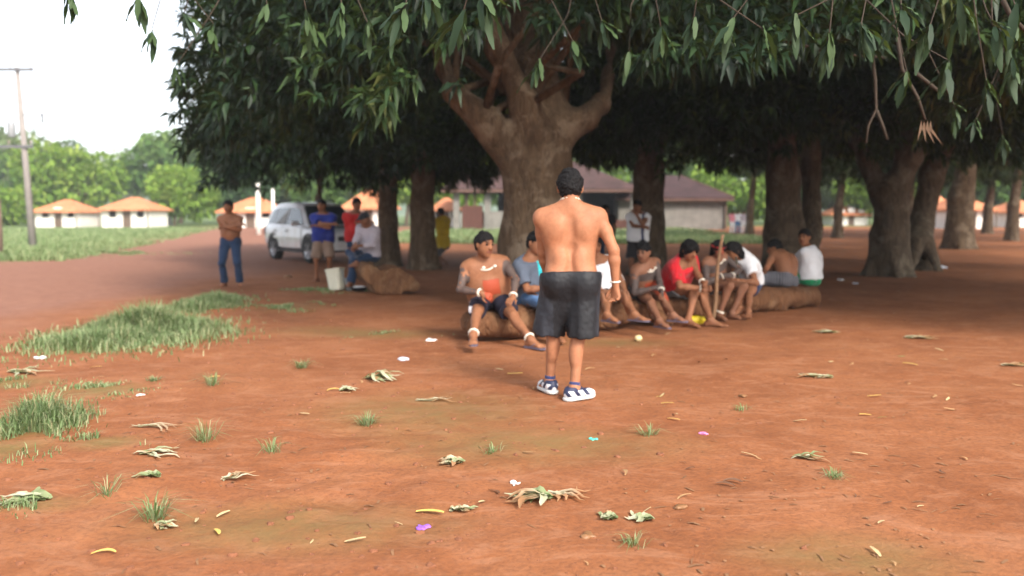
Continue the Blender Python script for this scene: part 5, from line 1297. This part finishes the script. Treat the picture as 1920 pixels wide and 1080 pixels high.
        M = MB(); M.tube([(.75, s * .86, 1.13), (.73, s * 1.0, 1.17)], .03, 6); V_, Q_ = sdfmesh([[C((.74, s * 1.0, 1.17), (.76, s * 1.12, 1.17), .085)]], .02); M.add(V_, Q_); M.build('mirror', [PAINT], root, True)
        for wx in (-1.375, 1.375):
            M = MB(); ang = np.linspace(0, 2 * math.pi, 25)[:-1]
            def rg(r, y): return [(wx + r * math.cos(a), y, .37 + r * math.sin(a)) for a in ang]
            y0, y1 = s * .66, s * .90
            rings = [rg(.24, y1 - s * .02), rg(.34, y1), rg(.37, y1 - s * .04), rg(.37, y0 + s * .03), rg(.34, y0)]
            V_ = sum(rings, []); m = 24
            M.add(V_, [(i * m + k, i * m + (k + 1) % m, (i + 1) * m + (k + 1) % m, (i + 1) * m + k) for i in range(4) for k in range(m)]); wl = M.build('wheel', [TY], root, True)
            M = MB(); r1 = rg(.245, y1 - s * .015); r2 = rg(.20, y1 - s * .05); r3 = rg(.05, y1 - s * .01); V_ = r1 + r2 + r3
            M.add(V_, [(i * m + k, i * m + (k + 1) % m, (i + 1) * m + (k + 1) % m, (i + 1) * m + k) for i in range(2) for k in range(m)] + [tuple(2 * m + k for k in range(m))])
            for k in range(6):
                a = k * math.pi / 3; M.tube([(wx, y1 - s * .012, .37), (wx + .235 * math.cos(a), y1 - s * .012, .37 + .235 * math.sin(a))], .022, 4)
            M.build('rim', [AL], wl)
            # arch liner
            M = MB(); pts = [(wx + .46 * math.cos(a), s * .905, .40 + .46 * math.sin(a)) for a in np.linspace(0, math.pi, 13)]; M.tube(pts, .035, 6)
            inn = [(wx + .45 * math.cos(a), s * .936, .36 + .45 * math.sin(a)) for a in np.linspace(-.05, math.pi + .05, 14)]; M.add(inn + [(x, s * .90, z) for x, y, z in inn], [tuple(range(14))] + [(i, i + 1, 15 + i, 14 + i) for i in range(13)]); M.build('wheel_arch', [BL], root)
            # push the wheel face proud of the liner
            wl.location.y += s * .045
        M = MB(); M.add([(2.0, s * .89, .92), (2.33, s * .62, .86), (2.37, s * .60, .72), (2.10, s * .88, .74)], [(0, 1, 2, 3)]); o = M.build('headlight', [LT], root); o.location.x = .02; o.location.y = s * .015
        M = MB(); M.add([(-2.29, s * .80, 1.05), (-2.24, s * .89, 1.05), (-2.24, s * .90, .78), (-2.30, s * .80, .78)], [(0, 1, 2, 3)]); o = M.build('taillight', [plain('taillight', (.35, .02, .02), .3)], root); o.location.x = -.012
    P = [(.43, .60, 1.665), (1.07, .74, 1.10), (1.07, -.74, 1.10), (.43, -.60, 1.665)]; Q = [(x + .02, y, z + .035) for x, y, z in P]; M = MB(); M.add(P + Q, [(4, 5, 6, 7)] + [(i, i + 1 if i < 3 else 0, 4 + (i + 1) % 4, 4 + i) for i in range(4)]); M.build('windscreen', [GL], root)
    P = [(-2.20, .70, 1.16), (-2.0, .60, 1.60), (-2.0, -.60, 1.60), (-2.20, -.70, 1.16)]; M = MB(); M.add([(x - .03, y, z) for x, y, z in P], [(0, 1, 2, 3)]); M.build('rear_screen', [GL], root)
    M = MB(); M.box(2.34, 2.385, -.42, .42, .66, .80); M.box(2.34, 2.39, -.50, .50, .44, .52); M.build('grille', [DKT], root)
    M = MB(); M.box(2.392, 2.40, -.20, .20, .54, .66); M.build('number_plate', [plain('plate', (.55, .55, .55), .5)], root)
    M = MB(); M.box(2.22, 2.42, -.78, .78, .40, .63); M.box(2.24, 2.40, -.76, .76, .34, .40, 1); o = M.build('bumper', [PAINT, BL], root); mod = o.modifiers.new('b', 'BEVEL'); mod.width = .04; mod.segments = 3
    for s in (1, -1):
        M = MB(); M.lathe([(1e-3, 0), (.06, .0), (.06, .01)], (0, 0, 0), 12); o = M.build('fog_light', [LT], root); o.rotation_euler = (0, math.pi / 2, 0); o.location = (2.425, s * .62, .52)
# ------------------------------------------------------------------ log, stump and things on the ground
def fallen_log():
    a = np.append(LOG0 + LDIR[:2] * .5, .20); b = np.append(LOG1, .17); base = np.array([a[0], a[1], 0.])
    LM = bark_mat('worn_log', (.11, .050, .025), (.18, .085, .042), (.23, .13, .07), .8)
    g = []; n = 9; g_ = np.random.default_rng(2)
    for i in range(n):
        t0, t1 = i / n, (i + 1) / n; w = lambda t: np.append((a + (b - a) * t)[:2] + LFACE[:2] * .06 * math.sin(t * 9), .165)
        p0, p1 = w(t0) - base + UPV * .02, w(t1) - base + UPV * .02
        for (o_, r) in ((-.09, .15), (.08, .145)): g.append(C(p0 + LFACE * o_, p1 + LFACE * o_, r, r, k=.12))
    for i in range(9):    # rough knobs along the foot of the log
        t = g_.random(); p = a + (b - a) * t - base; g.append(C(p + LFACE * .18 + UPV * -.1, p + LFACE * (.22 + .08 * g_.random()) + UPV * -.14 + LDIR * .1, .07, .04, k=.1))
    V, Q = sdfmesh([g], .026, [(np.array([0, 0, -.12]), -UPV), (b - base - LDIR * .28, LDIR), (np.array([0, 0, LTOP]), UPV)], warp=lambda P: noise3(P, 2.2) * .09 + noise3(P, 8) * .035 + noise3(P, 21) * .012)
    o = obj('log', mesh('log', V, Q, LM, True)); o.location = base; tag(o, 'long worn fallen tree trunk used as a bench by the row of men', 'log')
    # stump at left
    c = G(738, 552); base = c.copy(); SM = bark_mat('cut_stump_wood', (.14, .066, .034), (.24, .12, .06), (.30, .18, .10), 1.3)
    bk = nrm([-.42, .90, 0]); rt = np.array([.97, .1, 0]); g = []
    for (x, z, r, L) in ((-.16, .27, .15, .8), (.04, .33, .17, .8), (.20, .24, .15, .7), (.02, .12, .14, .6), (.38, .15, .08, .5), (-.34, .30, .13, .9), (-.40, .42, .12, .9), (-.20, .10, .10, .7)):
        p = rt * x + UPV * z; g.append(C(p, p + bk * L, r, r * .85, k=.09))
    V, Q = sdfmesh([g], .028, [(np.zeros(3) + UPV * -.1, -UPV), (np.zeros(3), nrm([.1, -1, .12]))], warp=lambda P: noise3(P, 3) * .09 + noise3(P, 9) * .03)
    o = obj('stump', mesh('stump', V, Q, SM, True)); o.location = base; tag(o, 'large lobed cut stump lying on its side under the man in the cap', 'stump')
def things():
    CR = plain('cream_plastic', (.62, .60, .48), .5, .85, 6); GYP = plain('grey_plastic', (.30, .33, .34), .5)
    c = G(632, 545); root = empty('bucket', on(c), -.35); root.rotation_euler = (math.radians(-4), math.radians(-9), -.35); tag(root, 'tall cream plastic bucket leaning beside the seated man\'s leg', 'bucket')
    M = MB(); pr = []
    for z, hw in ((0, .115), (.03, .125), (.20, .135), (.36, .148), (.385, .158), (.40, .158)): pr.append((z, hw))
    n = 20; V = []; F = []
    for z, hw in pr:
        for k in range(n):
            a = 2 * math.pi * k / n; ca, sa = math.cos(a), math.sin(a); q = (abs(ca) ** 5 + abs(sa) ** 5) ** (-1 / 5); V.append((hw * ca * q, hw * sa * q * .9, z))
    for z, hw in ((.40, .145), (.06, .115)):
        for k in range(n):
            a = 2 * math.pi * k / n; ca, sa = math.cos(a), math.sin(a); q = (abs(ca) ** 5 + abs(sa) ** 5) ** (-1 / 5); V.append((hw * ca * q, hw * sa * q * .9, z))
    m = len(pr) + 2
    for i in range(m - 1):
        for k in range(n): F.append((i * n + k, i * n + (k + 1) % n, (i + 1) * n + (k + 1) % n, (i + 1) * n + k))
    F += [tuple(range(n - 1, -1, -1)), tuple((m - 1) * n + k for k in range(n))]
    M.add(V, F); M.build('pail', [CR], root)
    M = MB(); M.tube([(.16, -.02, .37), (.19, -.05, .28), (.17, -.03, .18), (.16, 0, .12)], .008, 6); M.build('handle', [GYP], root)
    c = G(656, 545); M = MB(); M.lathe([(1e-3, .0), (.07, 0), (.10, .22), (.105, .23), (.09, .22), (.06, .02), (1e-3, .02)], (0, 0, 0), 16); o = M.build('pot', [GYP], None, True); o.location = on(c); tag(o, 'grey plastic pot standing between the cream bucket and the leg', 'pot')
    c = G(674, 546); root = empty('bowl', on(c)); tag(root, 'black bowl with a white lid on the ground by the stump', 'bowl')
    M = MB(); M.lathe([(1e-3, 0), (.10, 0), (.155, .075), (.15, .08), (.12, .05)], (0, 0, 0), 18); M.build('dish', [plain('black_plastic', (.015, .015, .018), .4)], root, True)
    M = MB(); M.lathe([(.125, .055), (.12, .085), (.07, .10), (1e-3, .105)], (0, 0, 0), 18); M.build('lid', [plain('white_plastic', (.8, .8, .82), .4, .95)], root, True)
    YP = plain('yellow_plastic', (.65, .50, .02), .4, .85, 20)
    V, Q = sdfmesh([[C((-.08, 0, .05), (.06, 0, .06), .055, .05, k=.03), C((.05, 0, .06), (.12, .02, .04), .04, .02, k=.03)]], .008, warp=lambda P: noise3(P, 28) * .035)
    o = obj('yellow_bag', mesh('bag', V, Q, YP, True)); o.location = on(G(1306, 607)); tag(o, 'crumpled bright yellow plastic bag under the legs of the man in the red t-shirt', 'bag')
    FR = plain('pale_fruit', (.62, .52, .28), .5, .85, 20); V, Q = sdfmesh([[C((-.008, 0, .035), (.008, 0, .036), .034)]], .006)
    o = obj('fruit', mesh('fruit', V, Q, FR, True)); o.location = on(G(1197, 636)); tag(o, 'small round pale fruit lying before the painted man\'s feet', 'fruit')
    # wrappers
    cols = {'white': (.80, .80, .80), 'purple': (.30, .12, .62), 'teal': (.10, .55, .42), 'pink': (.75, .25, .48), 'brown': (.22, .11, .05), 'bluewhite': (.6, .65, .75)}
    mats = {k: plain('wrapper_' + k, v, .4, .9, 30) for k, v in cols.items()}
    for (px, py, k, s, lab) in ((963, 903, 'white', .034, 'small crumpled white paper ball in the near foreground'), (793, 986, 'purple', .030, 'shiny purple sweet wrapper at the bottom centre'), (1113, 822, 'teal', .026, 'tiny teal wrapper in front of the standing man'), (1320, 811, 'pink', .030, 'pink candy wrapper right of the standing man'),
                                (264, 743, 'white', .024, 'white scrap of paper among the weeds at left'), (756, 673, 'bluewhite', .045, 'pale scrap of plastic left of the seated heavy man'), (1575, 527, 'white', .07, 'white scrap near the buttressed trunk'), (1604, 533, 'bluewhite', .05, 'second pale scrap right of the white one near the trunk'),
                                (1393, 740, 'brown', .035, 'brown nut shell right of the standing man'), (1766, 503, 'bluewhite', .10, 'flattened pale bag behind the leaning trunk'), (75, 673, 'white', .05, 'white scrap below the grass at far left'), (810, 637, 'white', .05, 'whitish scrap on the ground left of the heavy man\'s foot'),
                                (540, 520, 'brown', .08, 'tan scrap of bark left of the blue shirted man'), (1100, 1003, 'brown', .030, 'small brown stalk end below the husk pile'), (1276, 948, 'brown', .028, 'bent dry stalk right of the husk pile')):
        g = np.random.default_rng(px); V, Q = sdfmesh([[C((-s * .6, 0, s * .4), (s * .6, 0, s * .45), s * .55, s * .45, k=.01), C((0, -s * .4, s * .3), (s * .2, s * .5, s * .3), s * .4, k=.01)]], s * .17, warp=lambda P: noise3(P, .9 / s, px) * s * .9 + noise3(P, 2.6 / s, px) * s * .3)
        o = obj('scrap', mesh('scrap', V, Q, mats[k], False)); o.location = on(G(px, py), -.004); o.rotation_euler = (0, 0, g.random() * 6); o.scale = (1, 1.25, .6); tag(o, lab, 'litter')
    # husks and dry fronds
    HU = leaf_mat('husk', [(0, (.14, .21, .08)), (.4, (.32, .36, .19)), (.75, (.60, .58, .42)), (1, (.42, .23, .12))], .3, .7, .2)
    def husk(name, px, py, n, L, w, ang, spread, lab, lift=.5, cat='husk', lo=0.0, hi=1.0):
        c = G(px, py); g = np.random.default_rng(px + py); V = []; F = []; R_ = []
        for i in range(n):
            a = ang + (g.random() - .5) * spread; q = 7; l = .8 * L * (.5 + .6 * g.random()); lf = lift * (.1 + g.random() ** 2 * .8); bow = g.normal(0, .45); ph = g.random() * 6; ww = w * (.8 + 1.0 * g.random()); o = g.normal(0, L * .05, 2); rv = lo + (hi - lo) * g.random()
            for j in range(q):
                t = j / (q - 1); a2 = a + bow * t * .8 + .12 * math.sin(t * 9 + ph); x = o[0] + l * t * math.cos(a2); y = o[1] + l * t * math.sin(a2); z = .006 + lf * l * .55 * math.sin(t * (2.0 + ph * .25)) ** 2 + .012 * i / n + .006 * math.sin(t * 11 + ph)
                wd = ww * (math.sin(math.pi * (.12 + .85 * t))) ** .8; nx, ny = -math.sin(a2), math.cos(a2); f = .3 * wd
                V += [(x - nx * wd, y - ny * wd, z + f), (x, y, z), (x + nx * wd, y + ny * wd, z + f)]; R_ += [min(1, max(0, rv + .35 * t - .1))] * 3
            b = i * q * 3
            for j in range(q - 1):
                k = b + j * 3; F += [(k, k + 1, k + 4, k + 3), (k + 1, k + 2, k + 5, k + 4)]
        o = obj(name, mesh(name, V, F, HU, True, attrs={'rnd': R_})); o.location = on(c); tag(o, lab, cat); return o
    PI = math.pi
    husk('husk', 1030, 935, 26, .24, .020, PI * 1.08, .7, 'largest pile of green maize husk in the near foreground', .45)
    husk('husk', 1030, 925, 7, .26, .010, -.25, .5, 'brown stalk end of the largest husk pile', .2, lo=.8, hi=1)
    husk('husk', 1155, 970, 10, .12, .020, PI * .98, .6, 'green and cream husk just right of the largest pile', .3)
    husk('husk', 1222, 972, 9, .13, .020, PI, .5, 'rightmost of the husks in the near pile', .3, lo=.2)
    husk('husk', 865, 868, 20, .16, .018, PI, 1.0, 'pale dry husk left of the white paper ball', .35, lo=.3)
    husk('husk', 845, 953, 8, .15, .012, .0, .5, 'thin husk beside the yellow stick at the bottom', .15, lo=.2)
    husk('husk', 690, 712, 20, .36, .016, .05, 1.5, 'spiky pale husk cluster left of the standing man', .5, lo=.2)
    husk('husk', 640, 735, 6, .20, .014, .5, .8, 'small husk left of the spiky cluster', .3, lo=.2)
    husk('husk', 1490, 857, 8, .24, .012, -.05, .3, 'slim greenish husk in the right foreground', .2, lo=.1)
    husk('husk', 1560, 705, 9, .38, .02, PI, .5, 'flat pale husk on the ground at right', .1, lo=.4)
    husk('husk', 1570, 625, 8, .34, .018, PI * .9, .5, 'pale husk strip at right centre', .1, lo=.4)
    husk('husk', 90, 933, 10, .26, .018, PI, .5, 'green husk at the lower left edge', .2, lo=.1, hi=.7)
    husk('husk', 300, 897, 9, .16, .016, PI, .7, 'small green husk at the lower left', .3, lo=.1, hi=.8)
    husk('husk', 260, 852, 9, .34, .014, 0.1, .4, 'long dry husk across the left foreground', .15, lo=.3, hi=.9)
    husk('husk', 420, 900, 9, .20, .013, .9, .9, 'dry curled husk in the left foreground', .3, lo=.6)
    husk('husk', 20, 700, 10, .42, .02, 0.0, .5, 'dry grass bundle at the left edge', .12, lo=.4)
    husk('husk', 290, 980, 8, .13, .012, -.1, 1.0, 'frayed husk by the lower left sprout', .4, lo=.3)
    husk('husk', 1700, 632, 8, .55, .018, -.1, .4, 'pale dry frond at the right side', .08, lo=.5)
    husk('husk', 1880, 685, 7, .40, .016, .1, .4, 'dry frond at the right edge', .08, lo=.5)
    husk('husk', 780, 750, 5, .42, .008, .0, .1, 'long straw left of the standing man', .05, lo=.6)
    husk('husk', 250, 803, 5, .42, .008, .0, .1, 'long pale stalk at the left', .05, lo=.6)
    # yellow leaves / sticks, each its own thing
    YL = plain('yellow_leaf', (.68, .47, .12), .6, .75, 30)
    def curl_leaf(L, w, bend, z=.01):
        V = []; q = 8
        for j in range(q):
            t = j / (q - 1); a = bend * (t - .5); x = L * (t - .5); y = bend * L * .45 * (1 - (2 * t - 1) ** 2); wd = w * .5 * math.sin(math.pi * (.1 + .8 * t)) ** .6
            V += [(x, y - wd, z + wd * .5), (x, y, z - .2 * wd + .008 * math.sin(3 * t)), (x, y + wd, z + wd * .5)]
        F = []
        for j in range(q - 1):
            k = j * 3; F += [(k, k + 1, k + 4, k + 3), (k + 1, k + 2, k + 5, k + 4)]
        return V, F
    yl = [mesh('yellow_leaf', *curl_leaf(.12, .026, b), YL) for b in (.5, .15, -.4)]
    for (px, py, rz, s, k, lab) in ((406, 997, -1.0, .75, 1, 'yellow leaf standing out at the bottom left'), (194, 1037, 0.0, .85, 0, 'curved yellow leaf at the bottom left corner'), (806, 959, -.15, 1.1, 1, 'yellow peel beside the thin husk at the bottom'), (1252, 756, .1, .8, 1, 'yellow leaf right of the standing man\'s shoes'), (1263, 784, -.6, .75, 1, 'pale stick just below the yellow leaf right of the shoes'),
                                 (1238, 741, .1, .5, 0, 'short yellow fragment above the yellow leaf'), (1706, 683, -.6, 1.1, 1, 'yellow leaf in the right foreground'), (1640, 741, .1, .9, 2, 'yellow leaf right of the brown shell'), (1623, 776, 0, .7, 1, 'small yellow leaf at right'), (966, 702, .1, 1.1, 2, 'yellow green leaf left of the standing man\'s legs'),
                                 (403, 712, .0, .75, 1, 'bright yellow leaf under the grass patch'), (625, 735, .4, .8, 0, 'yellow leaf at centre left'), (180, 690, 0, .9, 2, 'yellow leaf below the broad grass patch')):
        o = obj('fallen_leaf', yl[k]); o.location = on(G(px, py), .004); o.rotation_euler = (random.uniform(-.1, .1), random.uniform(-.1, .1), rz); o.scale = (s, s, s); tag(o, lab, 'leaf')
    # many anonymous fallen leaves
    g = np.random.default_rng(77); DL = [plain('fallen_leaf_%s' % n, c_, .7, .7, 20) for n, c_ in (('tan', (.42, .24, .11)), ('straw', (.55, .42, .22)), ('brown', (.14, .07, .04)), ('olive', (.22, .22, .07)))]
    ms = [mesh('fallen_leaf', *curl_leaf(.11, .026, b, .012), DL[i]) for i, b in enumerate((.4, .1, -.5, .25))]
    for i in range(170):
        d = 3.2 + 13 * g.random() ** 1.1; x = (g.random() * 1.15 - .45) * d * 1.1
        if i % 3 == 0: x = abs(x) * .9 + .5
        o = obj('fallen_leaf', ms[int(g.choice(4, p=[.3, .3, .3, .1]))]); o.location = on((x, d), .002); s = .3 + .6 * g.random(); o.scale = (s, s * .9, s); o.rotation_euler = (g.normal(0, .15), g.normal(0, .15), g.random() * 6.28)
        tag(o, 'small dry leaf scattered on the bare red earth', 'leaf', 'dry leaves scattered over the red earth')
    # fine straw and bark crumbs trodden into the earth
    V = []; F = []
    for i in range(1500):
        d = 2.5 + 11 * g.random() ** 1.2; x = (g.random() * 1.3 - .6) * d * .95; n_ = noise3(np.array([x, d, 0.]), .8)
        if n_ < -.1 and g.random() < .7: continue
        L = .008 + .03 * g.random() ** 2; a = g.random() * 6.28; w = .002 + .004 * g.random(); p = np.array(on((x, d), .003)); t = np.array([math.cos(a), math.sin(a), 0]); q = np.array([-t[1], t[0], 0]); b = len(V)
        V += [p - t * L - q * w, p - t * L + q * w, p + q * w * 1.4 + UPV * .004, p - q * w * 1.4 + UPV * .004, p + t * L + q * w + q * L * .2, p + t * L - q * w + q * L * .2]; F += [(b, b + 3, b + 2, b + 1), (b + 3, b + 5, b + 4, b + 2)]
    tag(obj('litter', mesh('litter', V, F, plain('straw_crumbs', (.27, .135, .065), .9, .5, 3))), 'fine straw and bark crumbs trodden into the red earth', 'litter', kind='stuff')
    # clods
    CM = plain('earth_clod', (.22, .085, .042), .95, .6, 20); cm = []
    for q in range(4):
        V, Q = sdfmesh([[C((-.2, 0, .15), (.3, .1, .2), .5, .4, k=.3), C((0, -.3, .1), (.1, .3, .1), .4, k=.3)]], .16, warp=lambda P: noise3(P, 2.0, q * 5) * .6); cm.append(mesh('clod', V, Q, CM, False))
    Vs, Fs, n0 = [], [], 0
    for i in range(1500):
        d = 2.4 + 9 * g.random() ** 1.3; x = g.normal(-.5, .5) * d * .55
        m = cm[i % 4]; s = .006 + .026 * g.random() ** 4; a = g.random() * 6.28; co = np.array([v.co for v in m.vertices]) if i < 4 else cc_[i % 4]
        if i < 4:
            if i == 0: cc_ = []; ff_ = []
            cc_.append(co); ff_.append(np.array([list(p.vertices) for p in m.polygons]))
        R_ = np.array([[math.cos(a), -math.sin(a), 0], [math.sin(a), math.cos(a), 0], [0, 0, 1]])
        v = (cc_[i % 4] @ R_.T) * s + np.array(on((x, d), -s * .25)); Vs.append(v); Fs.append(ff_[i % 4] + n0); n0 += len(v)
    tag(obj('clods', mesh('clods', np.concatenate(Vs), np.concatenate(Fs), CM)), 'small crumbs and pebbles of red earth strewn over the clearing', 'earth crumbs', kind='stuff')
    for m in cm: bpy.data.meshes.remove(m)
import time
_t = time.time()
def lap(n):
    global _t; print('LAP', n, round(time.time() - _t, 1)); _t = time.time()
ground(); lap('ground')
fallen_log(); lap('log')
T_ = trees(); hanging_leaves(T_['side']); lap('trees')
backdrop(); buildings(); poles(); lap('backdrop')
haze(); car(); things(); grasses(); lap('things')
people(); lap('people')
